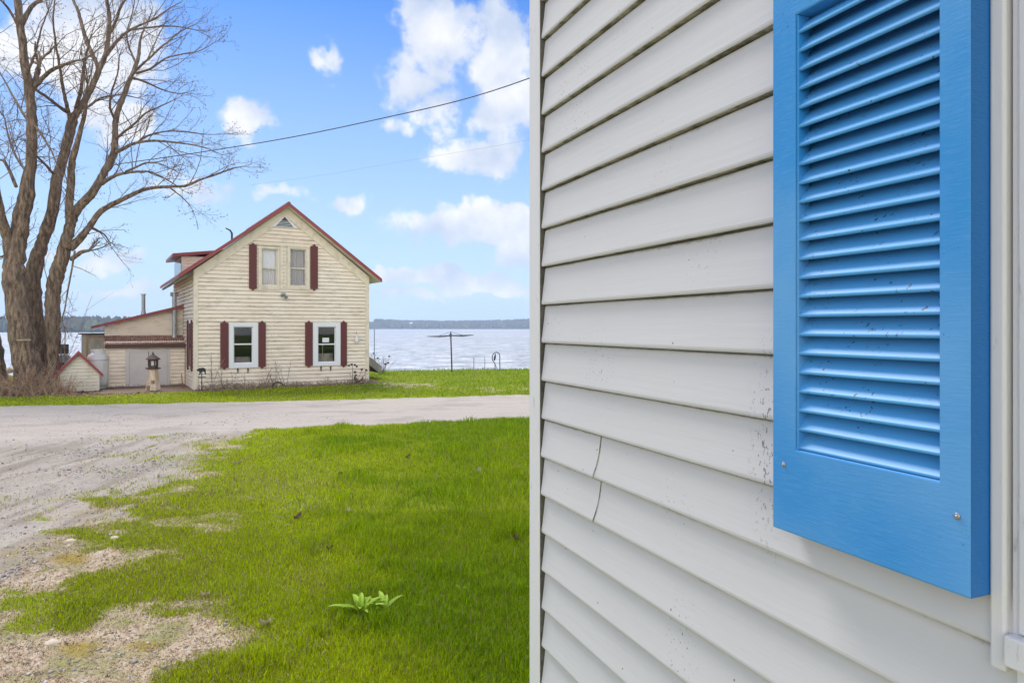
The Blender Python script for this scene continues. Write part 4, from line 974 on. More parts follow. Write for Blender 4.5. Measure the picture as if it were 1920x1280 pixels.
    c = MB(); c.tube([LL.p(s, -.62, top), LL.p(s, -.62, top + .16)], [.085, .09], 12); c.tube([LL.p(s - .13, -.62, top + .08), LL.p(s + .13, -.62, top + .08)], .07, 12); c.build('pipe_cap', M['steel'], p)
    # vent on the upper roof
    s = LU.s_at(269, -.5); b = LU.p(s, -.5, 2.72 - .27 * s); zt_ = EYE + (613 - 551) / F * b.y - GB; c = MB()
    c.tube([b, LU.p(s, -.5, zt_)], .06, 12); c.tube([LU.p(s, -.5, zt_ - .03), LU.p(s, -.5, zt_)], .085, 12); c.tube([b, LU.p(s, -.5, 2.95 - .27 * s)], [.1, .062], 12); c.build('vent_pipe', M['steel'], lo)
    # sloping hatch at the cottage's right side
    R = Fr(CF.p(W, 0, 0), BK); R.b = V1
    c = MB(); q = lambda d, o, z: R.p(d, o, z)
    c.hexa([q(1.6, .03, 1.02), q(1.6, 1.02, .22), q(2.9, 1.02, .22), q(2.9, .03, 1.02)], [q(1.6, .03, 1.34), q(1.6, 1.14, .46), q(2.9, 1.14, .46), q(2.9, .03, 1.34)])
    c.build('cellar_hatch', M['grey_wood'], ct); c = MB(); c.box(1.65, 2.85, .03, .55, -.05, .56, R)
    c.build('shaded_hatch_base', M['black'], ct)  # support box in black, painting the dark void under the hatch
lean_to()

# ------------------------------------------------------------------ bare trees
def catmull(pts, n=4):
    out = []
    P_ = [pts[0]] + list(pts) + [pts[-1]]
    for i in range(1, len(P_) - 2):
        for k in range(n):
            t = k / n
            out.append(tuple(.5 * ((2 * P_[i][j]) + (-P_[i - 1][j] + P_[i + 1][j]) * t + (2 * P_[i - 1][j] - 5 * P_[i][j] + 4 * P_[i + 1][j] - P_[i + 2][j]) * t * t + (-P_[i - 1][j] + 3 * P_[i][j] - 3 * P_[i + 1][j] + P_[i + 2][j]) * t ** 3) for j in range(len(pts[0]))))
    out.append(tuple(pts[-1])); return out

class Twigs:       # fast accumulation of thin tubes
    def __init__(s): s.V = []; s.F = []; s.n = 0
    def add(s, pts, r0, r1, k=3):
        n = len(pts); p = np.array(pts); t = np.gradient(p, axis=0); t /= np.linalg.norm(t, axis=1)[:, None] + 1e-9
        a = np.array([0.31, .17, .93]); u = np.cross(t, a); u /= np.linalg.norm(u, axis=1)[:, None] + 1e-9; w = np.cross(t, u)
        ang = np.arange(k) / k * 2 * np.pi; r = np.linspace(r0, r1, n)[:, None, None]
        v = p[:, None, :] + r * (u[:, None, :] * np.cos(ang)[None, :, None] + w[:, None, :] * np.sin(ang)[None, :, None])
        i, j = np.meshgrid(np.arange(n - 1), np.arange(k), indexing='ij'); i = i.ravel(); j = j.ravel()
        s.F.append(np.stack([i * k + j, i * k + (j + 1) % k, (i + 1) * k + (j + 1) % k, (i + 1) * k + j], -1) + s.n)
        s.V.append(v.reshape(-1, 3)); s.n += n * k
    def bud(s, c, r):
        v = np.array(c) + r * np.array([[1, 0, 0], [0, 1, 0], [-1, 0, 0], [0, -1, 0], [0, 0, 1.6], [0, 0, -1.2]])
        f = np.array([[0, 1, 4, 4], [1, 2, 4, 4], [2, 3, 4, 4], [3, 0, 4, 4]])
        s.B = getattr(s, 'B', []); s.B.append((v, s.n)); s.V.append(v); s.n += 6
    def build(s, name, m, parent):
        tri = []
        for v, n in getattr(s, 'B', []):
            for a, b in ((0, 1), (1, 2), (2, 3), (3, 0)): tri += [(n + a, n + b, n + 4), (n + b, n + a, n + 5)]
        V = np.concatenate(s.V); inv = np.array(parent.location); Fs = [np.concatenate(s.F)]
        if tri: Fs.append(np.array(tri))
        o = np_mesh(name, V - inv, Fs, m); o.parent = parent; return o

def wander(start, d, length, segs, jit, up, r):
    pts = [np.array(start, float)]; d = np.array(d, float); d /= np.linalg.norm(d)
    for i in range(segs):
        d = d + r.normal(0, jit, 3) + np.array([0, 0, up]); d /= np.linalg.norm(d); pts.append(pts[-1] + d * length / segs)
    return pts
def side_dir(t, r, spread):
    t = np.array(t, float); t /= np.linalg.norm(t) + 1e-9
    v = r.normal(0, 1, 3); v -= t * v.dot(t); v /= np.linalg.norm(v) + 1e-9
    return t * math.cos(spread) + v * math.sin(spread)
def grow(tw, start, d, length, rad, level, r, up=.05):
    segs = 6 if level == 0 else (4 if level == 1 else 3)
    pts = wander(start, d, length, segs, .13 + .03 * level, up, r)
    tw.add(pts, rad, rad * .45, 4 if level == 0 else 3)
    if level >= 3:
        if r.random() < .55: tw.bud(pts[-1], r.uniform(.010, .017))
        if r.random() < .4: tw.bud(pts[-2], r.uniform(.009, .014))
        return
    n = [6, 5, 4][level]
    for i in range(n):
        t = (i + .6 + r.uniform(-.3, .3)) / n * .95 + .05; f = t * segs; k = min(int(f), segs - 1)
        p = pts[k] + (pts[k + 1] - pts[k]) * (f - k)
        grow(tw, p, side_dir(pts[k + 1] - pts[k], r, r.uniform(.45, .95)), length * r.uniform(.30, .52) * (1.15 - .45 * t), rad * (.55 - .12 * level * .5) * (1 - .3 * t), level + 1, r, up)

def tree(name, base, label, limbs, seed, group='bare trees on the shore'):
    """limbs: (depth, spawn density, [(px, py, half width px, extra depth)...]); traced where each limb stands"""
    root = empty(name, base, label, 'tree', group); r = np.random.default_rng(seed); tk = MB(); tw = Twigs()
    for li, (Y0, dens, path) in enumerate(limbs):
        pts = []
        for px, py, hw, dy in catmull(path, 5):
            Y = Y0 + dy; p = P(px, py, Y); pts.append((p, max(.007, hw * Y / F * (.88 if hw < 12 else .95))))
        big = pts[0][1] > .12
        jit = [Vector((rng.uniform(-1, 1), rng.uniform(-1, 1), 0)) * (.06 * q[1] + .006) for q in pts]
        tk.tube([p + j for (p, _), j in zip(pts, jit)], [q[1] * rng.uniform(.95, 1.05) for q in pts], 18 if big else 8, ridges=.10 if big else .05, seed=seed + li)
        # shoots along the limb
        acc = 0
        for (a, ra), (b, rb) in zip(pts[:-1], pts[1:]):
            acc += (b - a).length * dens * 2.3
            while acc > 1:
                acc -= 1; f = r.random(); p = a.lerp(b, f); rr = ra * (1 - f) + rb * f
                if rr > .20 and r.random() < .75: continue
                L_ = r.uniform(.9, 2.0) if rr > .03 else r.uniform(.5, 1.2)
                grow(tw, p, side_dir(b - a, r, r.uniform(.5, 1.1)) + np.array([.25, 0, .15]), L_, min(.016, rr * .5), 1 if L_ > .8 else 2, r)
        a, b = pts[-2][0], pts[-1][0]
        if pts[-1][1] < .08:
            for _ in range(3): grow(tw, b, np.array(b - a) / (b - a).length + r.normal(0, .3, 3), r.uniform(.5, .95), max(.008, pts[-1][1] * .7), 1, r)
    tk.build('trunk', M['bark'], root, smooth=True)
    tw.build('crown', M['twig'], root)
    return root
def gpoint(px, Y): x = (px - CX) / F * Y; return Vector((x, Y, float(Gz(x, Y)) - .03))
tA = tree('bare_tree', gpoint(52, 20.4), 'thickest bare tree with a broad furrowed trunk at far left of the trunk clump', [
    (20.4, .25, [(60, 742, 33, 0), (54, 705, 26, 0), (47, 655, 22.5, 0), (38, 600, 21, 0), (30, 540, 20, 0), (27, 500, 18.5, 0), (32, 460, 15.5, 0), (38, 420, 14, 0), (47, 375, 14, 0), (57, 310, 10.5, 0), (59, 250, 9.5, -.1), (57, 187, 9, -.1), (47, 125, 8, -.2), (40, 62, 7.5, -.2), (33, 0, 7, -.3), (25, -80, 6, -.4), (22, -170, 4, -.5), (30, -260, 2, -.5)]),
    (20.4, .6, [(26, 510, 12, 0), (14, 450, 10, -.2), (2, 400, 8.5, -.5), (-12, 340, 9, -.8), (-30, 260, 7, -1), (-50, 160, 5, -1.2), (-60, 40, 3, -1.4)]),
    (20.4, 1.0, [(59, 172, 5, 0), (75, 152, 4.5, -.2), (94, 134, 4, -.5), (119, 122, 3.2, -.8), (140, 115, 2.6, -1.1), (160, 110, 2, -1.3), (185, 92, 1.2, -1.6)]),
    (20.4, .1, [(60, 170, 6, 0), (66, 150, 5.5, .1), (73, 128, 5, .2)]),
    (20.4, 1.0, [(42, 45, 5, -.2), (52, 24, 4.5, 0), (64, 8, 4, .2), (80, -4, 3.2, .3), (100, -40, 2, .5)]),
    (20.4, 1.1, [(40, 60, 3, -.2), (18, 20, 2.5, -.6), (0, 0, 2, -1), (-30, -20, 1.4, -1.4)]),
    (20.4, 1.1, [(30, 350, 3.5, 0), (10, 305, 3, .3), (-5, 300, 2, .5)]),
    (20.4, 1.1, [(55, 330, 3, 0), (34, 300, 2.6, .8), (20, 270, 2, 1.4), (8, 220, 1.4, 1.8)]),
    (20.4, 1.1, [(60, 240, 3, 0), (30, 190, 2.3, .9), (8, 150, 1.6, 1.6), (-10, 120, 1, 2)]),
    (20.4, 1.1, [(50, 140, 3, -.2), (66, 100, 2.2, -1), (76, 60, 1.6, -1.5), (90, 20, 1.2, -2)]),
    (20.4, 1.0, [(62, 230, 3, 0), (84, 262, 2.3, -1), (104, 300, 1.6, -1.7), (112, 345, 1, -2)]),
], 3)
tB = tree('bare_tree', gpoint(84, 21.3), 'leaning bare tree with a forked trunk in the middle of the trunk clump', [
    (21.3, .3, [(86, 738, 20, 0), (78, 690, 16, 0), (72, 640, 14.5, 0), (66, 580, 14, 0), (62, 530, 13.5, 0), (65, 498, 13, 0), (75, 465, 12, 0), (84, 440, 11.5, 0), (98, 395, 11, 0), (109, 330, 10, 0), (122, 285, 9.5, 0), (133, 240, 9.5, 0), (139, 215, 9, 0)]),
    (21.3, .7, [(139, 218, 8, 0), (152, 200, 7, 0), (164, 180, 6.5, 0), (176, 155, 6, .1), (186, 130, 6, .1), (198, 104, 5, .2), (204, 60, 4.5, .2), (205, 30, 4, .3), (199, -10, 3.2, .3), (196, -80, 2, .4)]),
    (21.3, .7, [(186, 132, 4.5, .1), (178, 112, 4, .3), (164, 82, 4, .5), (154, 50, 3.6, .7), (146, 20, 3.2, .8), (136, -5, 2.6, .9), (128, -70, 1.6, 1)]),
    (21.3, 1.0, [(200, 103, 4, .2), (208, 92, 3.6, .4), (218, 80, 3.2, .6), (232, 65, 3, .8), (247, 55, 2.6, .9), (266, 46, 2.2, 1.1), (292, 34, 1.8, 1.3), (318, 16, 1.2, 1.5), (340, 4, .8, 1.6)]),
    (21.3, 1.1, [(248, 56, 2.4, .9), (280, 52, 2, 1.2), (312, 49, 1.6, 1.5), (345, 52, 1.2, 1.8), (372, 58, .8, 2)]),
    (21.3, .9, [(208, 60, 3.2, .2), (217, 40, 2.8, 0), (226, 15, 2.4, -.3), (240, -10, 1.8, -.6)]),
    (21.3, .9, [(133, 225, 5, 0), (126, 200, 4, -.4), (118, 165, 3.4, -.8), (112, 125, 2.8, -1.2), (104, 80, 2.2, -1.6), (100, 30, 1.6, -2), (108, -30, 1, -2.2)]),
    (21.3, .9, [(128, 212, 4, 0), (108, 198, 3.4, -.5), (88, 182, 3.2, -1), (72, 172, 2.8, -1.4), (60, 160, 1.6, -1.7)]),
    (21.3, .9, [(142, 205, 4, 0), (151, 172, 3.6, -.5), (156, 140, 3, -.9), (160, 110, 2.4, -1.2), (170, 70, 1.6, -1.5)]),
    (21.3, 1.0, [(150, 205, 3, 0), (165, 200, 2.6, .8), (190, 184, 2.2, 1.5), (225, 178, 1.6, 2.1), (258, 184, 1, 2.5)]),
    (21.3, 1.1, [(104, 330, 3, 0), (88, 312, 2.6, -.6), (72, 296, 2.2, -1.2), (60, 282, 1.4, -1.7)]),
], 5)
tC = tree('bare_tree', gpoint(98, 20.9), 'bare tree on the right of the trunk clump with long branches over the shed', [
    (20.9, .3, [(101, 738, 16, 0), (99, 700, 12.5, 0), (99, 640, 12, 0), (98, 580, 12.5, 0), (100, 545, 13, 0), (108, 510, 13, 0), (117, 480, 12.5, 0), (126, 445, 11, 0), (134, 415, 10, 0), (142, 396, 9.5, 0), (158, 378, 8.5, 0), (176, 358, 8, 0), (190, 332, 7.5, .1), (204, 308, 7.5, .1), (214, 287, 7, .1), (216, 255, 6, .2), (217, 225, 5.5, .2), (228, 190, 5, .3), (240, 160, 4.5, .4), (252, 128, 4, .5), (260, 105, 3.4, .6), (262, 80, 2.4, .6), (270, 55, 1.6, .6)]),
    (20.9, .6, [(132, 418, 9, 0), (130, 395, 8, -.2), (133, 350, 7.5, -.3), (134, 312, 7, -.3), (140, 285, 6, -.4), (152, 240, 4.5, -.5), (160, 205, 3.4, -.7), (164, 160, 2.4, -.9)]),
    (20.9, .8, [(128, 465, 10, 0), (141, 456, 8.5, .1), (156, 440, 7, .1), (168, 425, 6, .2), (187, 398, 5.5, .2), (210, 383, 5, .3), (234, 372, 4.5, .3), (258, 360, 4, .4), (281, 353, 3.6, .4), (312, 350, 3, .5), (345, 349, 2.8, .5), (362, 343, 2.5, .6), (378, 336, 2.2, .6), (400, 329, 2, .7), (422, 321, 1.7, .8), (440, 315, 1.3, .8), (456, 312, .8, .8)]),
    (20.9, 1.4, [(214, 287, 4.5, .1), (228, 280, 4, 0), (244, 272, 3.4, 0), (256, 268, 3, -.1), (274, 265, 2.8, -.1), (291, 264, 2.5, -.2), (318, 266, 2.2, -.2), (344, 269, 1.8, -.3), (368, 273, 1.4, -.3), (392, 280, 1, -.4), (415, 290, .7, -.4)]),
    (20.9, 1.2, [(258, 268, 2.6, -.1), (274, 256, 2.2, .3), (296, 249, 1.8, .6), (322, 246, 1.5, .9), (352, 248, 1.2, 1.1), (386, 252, .8, 1.3), (418, 252, .6, 1.5)]),
    (20.9, 1.3, [(190, 345, 4.5, 0), (205, 335, 4, -.3), (220, 328, 3.4, -.6), (238, 324, 3, -.8), (256, 322, 2.5, -1), (280, 322, 2, -1.2), (300, 330, 1.8, -1.4), (322, 342, 1.4, -1.6), (342, 356, .9, -1.8)]),
    (20.9, 1.2, [(236, 322, 2.5, -.8), (258, 312, 2.2, -1.1), (276, 305, 1.8, -1.3), (296, 306, 1.4, -1.5), (316, 314, 1, -1.7)]),
    (20.9, 1.1, [(248, 140, 3, .5), (262, 125, 2.6, .8), (280, 110, 2.2, 1.1), (298, 92, 2, 1.4), (312, 81, 1.8, 1.6), (338, 60, 1.3, 1.9), (366, 46, .8, 2.2)]),
    (20.9, 1.1, [(256, 138, 2.8, .5), (284, 128, 2.2, .2), (312, 109, 1.8, 0), (345, 101, 1.4, -.2), (375, 95, 1, -.4), (402, 80, .6, -.5)]),
    (20.9, 1.1, [(244, 146, 3, .4), (262, 150, 2.4, .8), (282, 158, 2, 1.1), (304, 168, 1.6, 1.4), (330, 175, 1.1, 1.7), (350, 174, .7, 1.9)]),
    (20.9, 1.0, [(216, 262, 3, .2), (232, 248, 2.6, -.4), (252, 232, 2.2, -.8), (274, 212, 1.8, -1.2), (300, 200, 1.4, -1.5), (325, 188, .9, -1.7)]),
    (20.9, 1.0, [(216, 225, 3, .2), (206, 200, 2.4, -.4), (210, 170, 2, -.9), (220, 140, 1.6, -1.3), (224, 105, 1.1, -1.6)]),
    (20.9, .9, [(255, 118, 2.6, .5), (243, 92, 2, 1), (238, 62, 1.6, 1.4), (248, 25, 1.2, 1.8), (254, -10, .8, 2)]),
    (20.9, .5, [(134, 486, 5, 0), (145, 478, 4.5, -.1), (154, 472, 4, -.1), (166, 470, 3, -.2)]),
    (20.9, .9, [(168, 425, 3.4, .2), (182, 432, 2.6, .6), (196, 440, 1.8, .9), (204, 452, 1, 1.1)]),
    (20.9, .9, [(315, 350, 2, .5), (332, 362, 1.5, .3), (350, 378, 1, .1), (362, 395, .6, 0)]),
    (20.9, 1.0, [(140, 470, 2, -.4), (125, 560, 1.6, -.5), (116, 600, 1.2, -.5)]),
], 8)
tD = tree('bare_tree', gpoint(-4, 20.8), 'reddish trunk of a bare tree cut off by the left edge of the photo', [
    (20.8, .2, [(2, 742, 24, 0), (-4, 715, 17, 0), (-8, 680, 15, 0), (-14, 640, 14, 0), (-22, 580, 12, 0), (-34, 500, 11, 0), (-60, 400, 9, -.2), (-80, 300, 7, -.3), (-90, 180, 5, -.4), (-100, 60, 3, -.5)]),
    (20.8, .8, [(-34, 500, 6, 0), (-20, 430, 5, .3), (-18, 360, 4, .6), (-30, 280, 3, .8), (-24, 180, 2, 1)]),
    (20.8, .9, [(-30, 520, 4, 0), (-10, 486, 3, .2), (6, 480, 2, .3), (14, 470, 1, .4)]),
], 13)
# shelf fungus on the thick trunk
fb = P(40, 638, 19.85); c = MB(); c.hexa([fb + Vector(v) for v in ((-.11, .25, -.02), (.10, .25, -.02), (.07, -.04, -.01), (-.08, -.05, -.01))], [fb + Vector(v) for v in ((-.12, .25, .03), (.11, .25, .03), (.09, -.06, .02), (-.10, -.07, .02))])
c.build('shelf_fungus', M['pale'], tA, bevel=.01)

# sapling sprouting right of the trunks
def sapling(name, base, h, n, label, cat, m, seed, spread=.35, berries=0, group=None):
    root = empty(name, base, label, cat, group); r = np.random.default_rng(seed); tw = Twigs(); tips = []
    for i in range(n):
        d = np.array([r.normal(0, spread), r.normal(0, spread), 1]); p = wander(np.array(base) + r.normal(0, .04, 3) * [1, 1, 0], d, h * r.uniform(.6, 1), 6, .09, .02, r)
        tw.add(p, .011, .004, 4); tips.append(p[-1])
        for k in (2, 3, 4, 5): tw.add(wander(p[k], side_dir(p[k] - p[k - 1], r, .7), h * r.uniform(.12, .3), 3, .12, .03, r), .006, .003)
    tw.build('stems', m, root)
    if berries:
        for t in tips[:berries]:
            b = MB(); b.ball(t, .05, 6, sq=(1, 1, .8)); b.build('seed_head', M['lh_brown'], root)
    return root
sapling('sapling', gpoint(122, 21.6), 3.4, 9, 'thin leafless sapling sprouting right behind the trunk clump', 'sapling', M['dry'], 4, .22)
sapling('shrub', gpoint(716, 29.0), 1.0, 16, 'leafless shrub with dark seed heads at the cottage corner by the lake', 'shrub', M['dry'], 9, .5, 6)

# ------------------------------------------------------------------ yard things
def shed():
    A = gpoint(108.5, 20.9); fr = Fr(A, (.84, .54)); w = fr.s_at(185.5)
    root = empty('small_shed', A, 'little gabled box shed with cream boards and red metal roof beside the trunks', 'shed')
    ev = fr.z_at(108, 699); pk = fr.z_at(147, 661); d = 1.1; mb = MB(); hw = w / 2; sl_ = (pk - ev) / hw
    clap(mb, fr, 0, ev, .105, lambda z: 0, lambda z: w, lip=.015); clap(mb, fr, ev, pk - .01, .105, lambda z: (z - ev) / sl_, lambda z: w - (z - ev) / sl_, lip=.015, zphase=0)
    for O, a, b in ((fr.p(0, 0, 0), -fr.b, -fr.a), (fr.p(w, 0, 0), -fr.b, fr.a)):
        f2 = Fr(O, a); f2.b = b; clap(mb, f2, 0, ev, .105, lambda z: .0, lambda z: d, lip=.015)
    mb.face([fr.p(0, -d, 0), fr.p(w, -d, 0), fr.p(w, -d, ev), fr.p(hw, -d, pk), fr.p(0, -d, ev)])
    mb.build('wall', M['shed_white'], root)
    for side in (0, 1):
        f = (lambda s: s) if side == 0 else (lambda s: w - s); c = MB(); oh = .10
        for fo, ex, t0, t1 in ((.09, 0, .0, .035),):
            c.hexa([fr.p(f(-oh), fo, ev - sl_ * oh + t0), fr.p(f(hw), fo, pk + t0), fr.p(f(hw), -d - .1, pk + t0), fr.p(f(-oh), -d - .1, ev - sl_ * oh + t0)],
                   [fr.p(f(-oh), fo, ev - sl_ * oh + t1), fr.p(f(hw), fo, pk + t1), fr.p(f(hw), -d - .1, pk + t1), fr.p(f(-oh), -d - .1, ev - sl_ * oh + t1)])
        c.hexa([fr.p(f(-oh - .01), .115, ev - sl_ * oh - .055), fr.p(f(hw), .115, pk - .055), fr.p(f(hw), .091, pk - .055), fr.p(f(-oh - .01), .091, ev - sl_ * oh - .055)],
               [fr.p(f(-oh - .01), .115, ev - sl_ * oh + .045), fr.p(f(hw), .115, pk + .045), fr.p(f(hw), .091, pk + .045), fr.p(f(-oh - .01), .091, ev - sl_ * oh + .045)])
        c.build('roof', M['red_roof'], root)
    for x0, x1 in ((-.012, .03), (w - .03, w + .012)):
        c = MB(); c.box(x0, x1, -.02, .022, 0, ev - .03, fr); c.build('corner_trim', M['shed_white'], root)
shed()

def tank():
    b = gpoint(183, 22.4); root = empty('propane_tank', b, 'white upright gas cylinder standing between the small shed and the lean-to', 'gas tank')
    r = 17.5 / F * 22.4; H = (736 - 676) / F * 22.4; c = MB()
    c.lathe(b, [(r * .75, .06), (r * .97, .12), (r, .22), (r, H - .10), (r * .97, H), (r * .8, H + .08), (r * .5, H + .13), (.01, H + .15)], 28); c.build('body', M['tank'], root, smooth=True)
    c = MB(); c.lathe(b, [(r * .8, .0), (r * .8, .10)], 24); c.build('foot_ring', M['tank'], root)
    c = MB(); n = 26
    for i in range(n):
        a0, a1 = 2 * math.pi * i / n, 2 * math.pi * (i + 1) / n
        if i in (17, 18, 5, 6): zs = [(H + .02, H + .08), (H + .19, H + .25)]
        else: zs = [(H + .02, H + .25)]
        for z0, z1 in zs:
            q = [b + Vector((math.cos(a) * rr, math.sin(a) * rr, 0)) for rr in (r * .62, r * .65) for a in (a0, a1)]
            ring = [q[0], q[1], q[3], q[2]]
            c.hexa([p + Vector((0, 0, z0)) for p in ring], [p + Vector((0, 0, z1)) for p in ring])
    c.build('collar', M['tank'], root)
    c = MB(); c.tube([b + Vector((0, 0, H + .14)), b + Vector((0, 0, H + .22))], .04, 10); c.tube([b + Vector((0, -.05, H + .18)), b + Vector((0, .05, H + .18))], .02, 8); c.build('valve', M['dark_metal'], root)
    c = MB(); c.lathe(b, [(r * 1.003, H - .115), (r * 1.012, H - .11), (r * 1.012, H - .095), (r * 1.003, H - .09)], 28); c.build('weld_band', M['steel'], root)
tank()

def privy():
    b = gpoint(176, 26.5); fr = Fr(b, (1, .35)); fr2 = fr; root = empty('weathered_shed', b, 'weathered brown panelled shed with flat dark roof behind the gas cylinder', 'shed')
    h = EYE + (613 - 627) / F * 26.5 - b.z; c = MB(); c.box(-.42, .62, -.9, 0, 0, h, fr); c.build('wall', M['grey_wood'], root)
    c = MB(); c.box(-.50, .70, -1.0, .08, h + .001, h + .05, fr); c.build('roof', M['black'], root)
    c = MB(); c.box(-.26, .50, .002, .03, .1, h - .06, fr); d = c.build('door', M['brown_wood'], root)
    for z0, z1 in ((.2, h * .5), (h * .55, h - .14)):
        c = MB(); c.box(-.18, .42, .0302, .04, z0, z1, fr); c.build('door_panel', M['grey_wood'], d, bevel=.008)
privy()

def mower():
    b = gpoint(118, 23.2); root = empty('garden_tractor', b, 'red garden tractor under a grey cover with black seat back behind the trunks', 'tractor')
    c = MB(); c.box(b.x - .55, b.x + .35, b.y - .3, b.y + .3, b.z + .28, b.z + .62); c.box(b.x - .5, b.x - .05, b.y - .24, b.y + .24, b.z + .621, b.z + .80); c.build('body', M['redpaint'], root, bevel=.04)
    for dx, r in ((-.38, .17), (.22, .25)):
        for dy in (-.36, .30):
            c = MB(); c.tube([b + Vector((dx, dy, r)), b + Vector((dx, dy + .1, r))], r, 18); c.build('wheel', M['black'], root)
    z1 = P(118, 645, 23.2).z; x0, x1 = P(110, 0, 23.2).x, P(128.5, 0, 23.2).x
    c = MB(); c.box(x0, x1, b.y - .05, b.y + .03, z1 - .34, z1); c.build('seat_back', M['black'], root, bevel=.02)
    c = MB(); z2 = z1 - .345
    c.hexa([Vector((x0 - .25, b.y - .3, z2 - .32)), Vector((x1 + .15, b.y - .32, z2 - .26)), Vector((x1 + .1, b.y + .3, z2 - .3)), Vector((x0 - .25, b.y + .3, z2 - .32))],
           [Vector((x0 - .15, b.y - .15, z2 - .06)), Vector((x1 - .1, b.y - .15, z2)), Vector((x1 - .1, b.y + .15, z2)), Vector((x0 - .15, b.y + .15, z2 - .06))]); c.build('cover', M['tarp'], root, bevel=.03)
mower()

def lighthouse():
    b = gpoint(287, 21.6); u = 21.6 / F; root = empty('lighthouse_ornament', b, 'waist high wooden lighthouse with dark brown lantern on the lawn', 'lawn ornament')
    z = lambda py: EYE + (613 - py) * u - b.z
    k = 6; c = MB(); c.lathe(b, [(13.2 * u, 0), (8.6 * u, z(692))], k, rot=.3); body = c.build('tower', M['tan_wood'], root)
    c = MB(); r0 = 11.2 * u; c.box(b.x + 2 * u, b.x + 7 * u, b.y - r0 * 1.02, b.y - r0 * .7, b.z + z(718), b.z + z(712)); c.build('tower_window', M['brown_wood'], body)
    c = MB(); c.box(b.x - 5 * u, b.x + 0 * u, b.y - 13.1 * u, b.y - 9 * u, b.z + .02, b.z + z(722)); c.build('tower_door', M['brown_wood'], body)
    c = MB(); c.lathe(b, [(10 * u, z(692) + .001), (13 * u, z(691)), (13 * u, z(689)), (8 * u, z(688.4))], k, rot=.3); c.build('gallery', M['lh_brown'], root)
    for i in range(6):
        a = .3 + i * math.pi / 3; p = b + Vector((math.cos(a) * 7.6 * u, math.sin(a) * 7.6 * u, 0)); c = MB(); c.tube([p + Vector((0, 0, z(688.3))), p + Vector((0, 0, z(674.1)))], 1.3 * u, 6); c.build('lantern_post', M['lh_brown'], root)
    c = MB(); c.lathe(b, [(8.3 * u, z(688.3)), (8.3 * u, z(685))], k, rot=.3); c.build('lantern_rail', M['lh_brown'], root); c = MB(); c.lathe(b, [(8.3 * u, z(676)), (8.3 * u, z(674))], k, rot=.3); c.build('lantern_rail', M['lh_brown'], root)
    c = MB(); c.lathe(b, [(5.2 * u, z(685) + .002), (5.2 * u, z(676.2))], 10); c.build('lantern', M['shade'], root)
    c = MB(); c.lathe(b, [(12 * u, z(674) + .001), (12.5 * u, z(672.5)), (7 * u, z(668)), (2.5 * u, z(664.5)), (1.5 * u, z(662.5))], k, rot=.3); c.build('lantern_roof', M['lh_brown'], root)
    c = MB(); c.lathe(b, [(.9 * u, z(663)), (1.6 * u, z(661.5)), (.5 * u, z(660)), (.3 * u, z(657.5))], 8); c.build('finial', M['lh_brown'], root)
lighthouse()

def bear():
    Y = 21.3; b = gpoint(378, Y); u = Y / F; root = empty('bear_yard_stake', b, 'black metal bear silhouette on a stake at the cottage corner', 'lawn ornament')
    def q(px, py, dy=0): return P(px, py, Y + dy)
    out = [(368, 694), (370, 692), (372.5, 690.5), (374, 689.2), (375, 690), (378, 689.3), (382, 689.3), (384.8, 691), (386, 694), (386, 699), (386.6, 701.5), (384, 701.5), (383.4, 698), (382, 696.6), (378.5, 696.8), (377, 698), (375.6, 702.2), (373, 702.2), (374, 699), (373.2, 695.8), (370.5, 695.6)]
    c = MB(); c.hexa([q(a, d, -.012) for a, d in out], [q(a, d, .012) for a, d in out]); c.build('bear', M['black'], root)
    c = MB(); c.tube([b, q(378.5, 697)], .014, 8); c.box(q(371, 0).x, q(386, 0).x, Y - .012, Y + .012, q(0, 707.5).z, q(0, 706).z); c.build('stake', M['dark_metal'], root)
bear()

def buoy():
    o = .09; s = CF.s_at(669, o); b = CF.p(s, o, CF.z_at(669, 645, o)); u = b.y / F
    root = empty('lobster_buoy', b, 'small white buoy hanging on the cottage wall near the right corner', 'buoy')
    c = MB(); c.lathe(b, [(.01, 0), (2.6 * u, 1.5 * u), (4.2 * u, 5 * u), (4.2 * u, 11 * u), (2.6 * u, 14 * u), (1 * u, 17 * u), (.8 * u, 19 * u)], 14); c.build('float', M['buoy'], root, smooth=True)
    c = MB(); c.tube([b + Vector((0, 0, 19 * u)), CF.p(s, .02, CF.z_at(669, 622, 0))], .008, 6); c.build('cord', M['wire'], root)
buoy()

def stick(px, pyb, pyt, Y, r, name, label, cat, m, lean=0, knob=0):
    b = gpoint(px, Y); t = P(px + lean, pyt, Y); c = MB(); c.tube([b, t], [r, r * .8], 8)
    if knob: c.ball(t, knob, 6)
    o = c.build(name, m); tag(o, label, cat); return o
stick(702, 675, 617, 28.5, .022, 'pole', 'tall thin grey pole standing just right of the cottage', 'pole', M['steel'])
stick(888.5, 697, 671, 31.0, .022, 'stake', 'short grey stake on the lawn edge right of the clothes dryer', 'stake', M['steel'], knob=.03)
stick(909, 696, 668, 31.6, .018, 'stake', 'thinner stake nearest the curved pipe on the lawn edge', 'stake', M['steel'])
stick(342.5, 727, 700, 22.3, .018, 'stake', 'rusty iron rod stuck in the ground beside the lean-to door', 'stake', M['rust'], lean=-2)

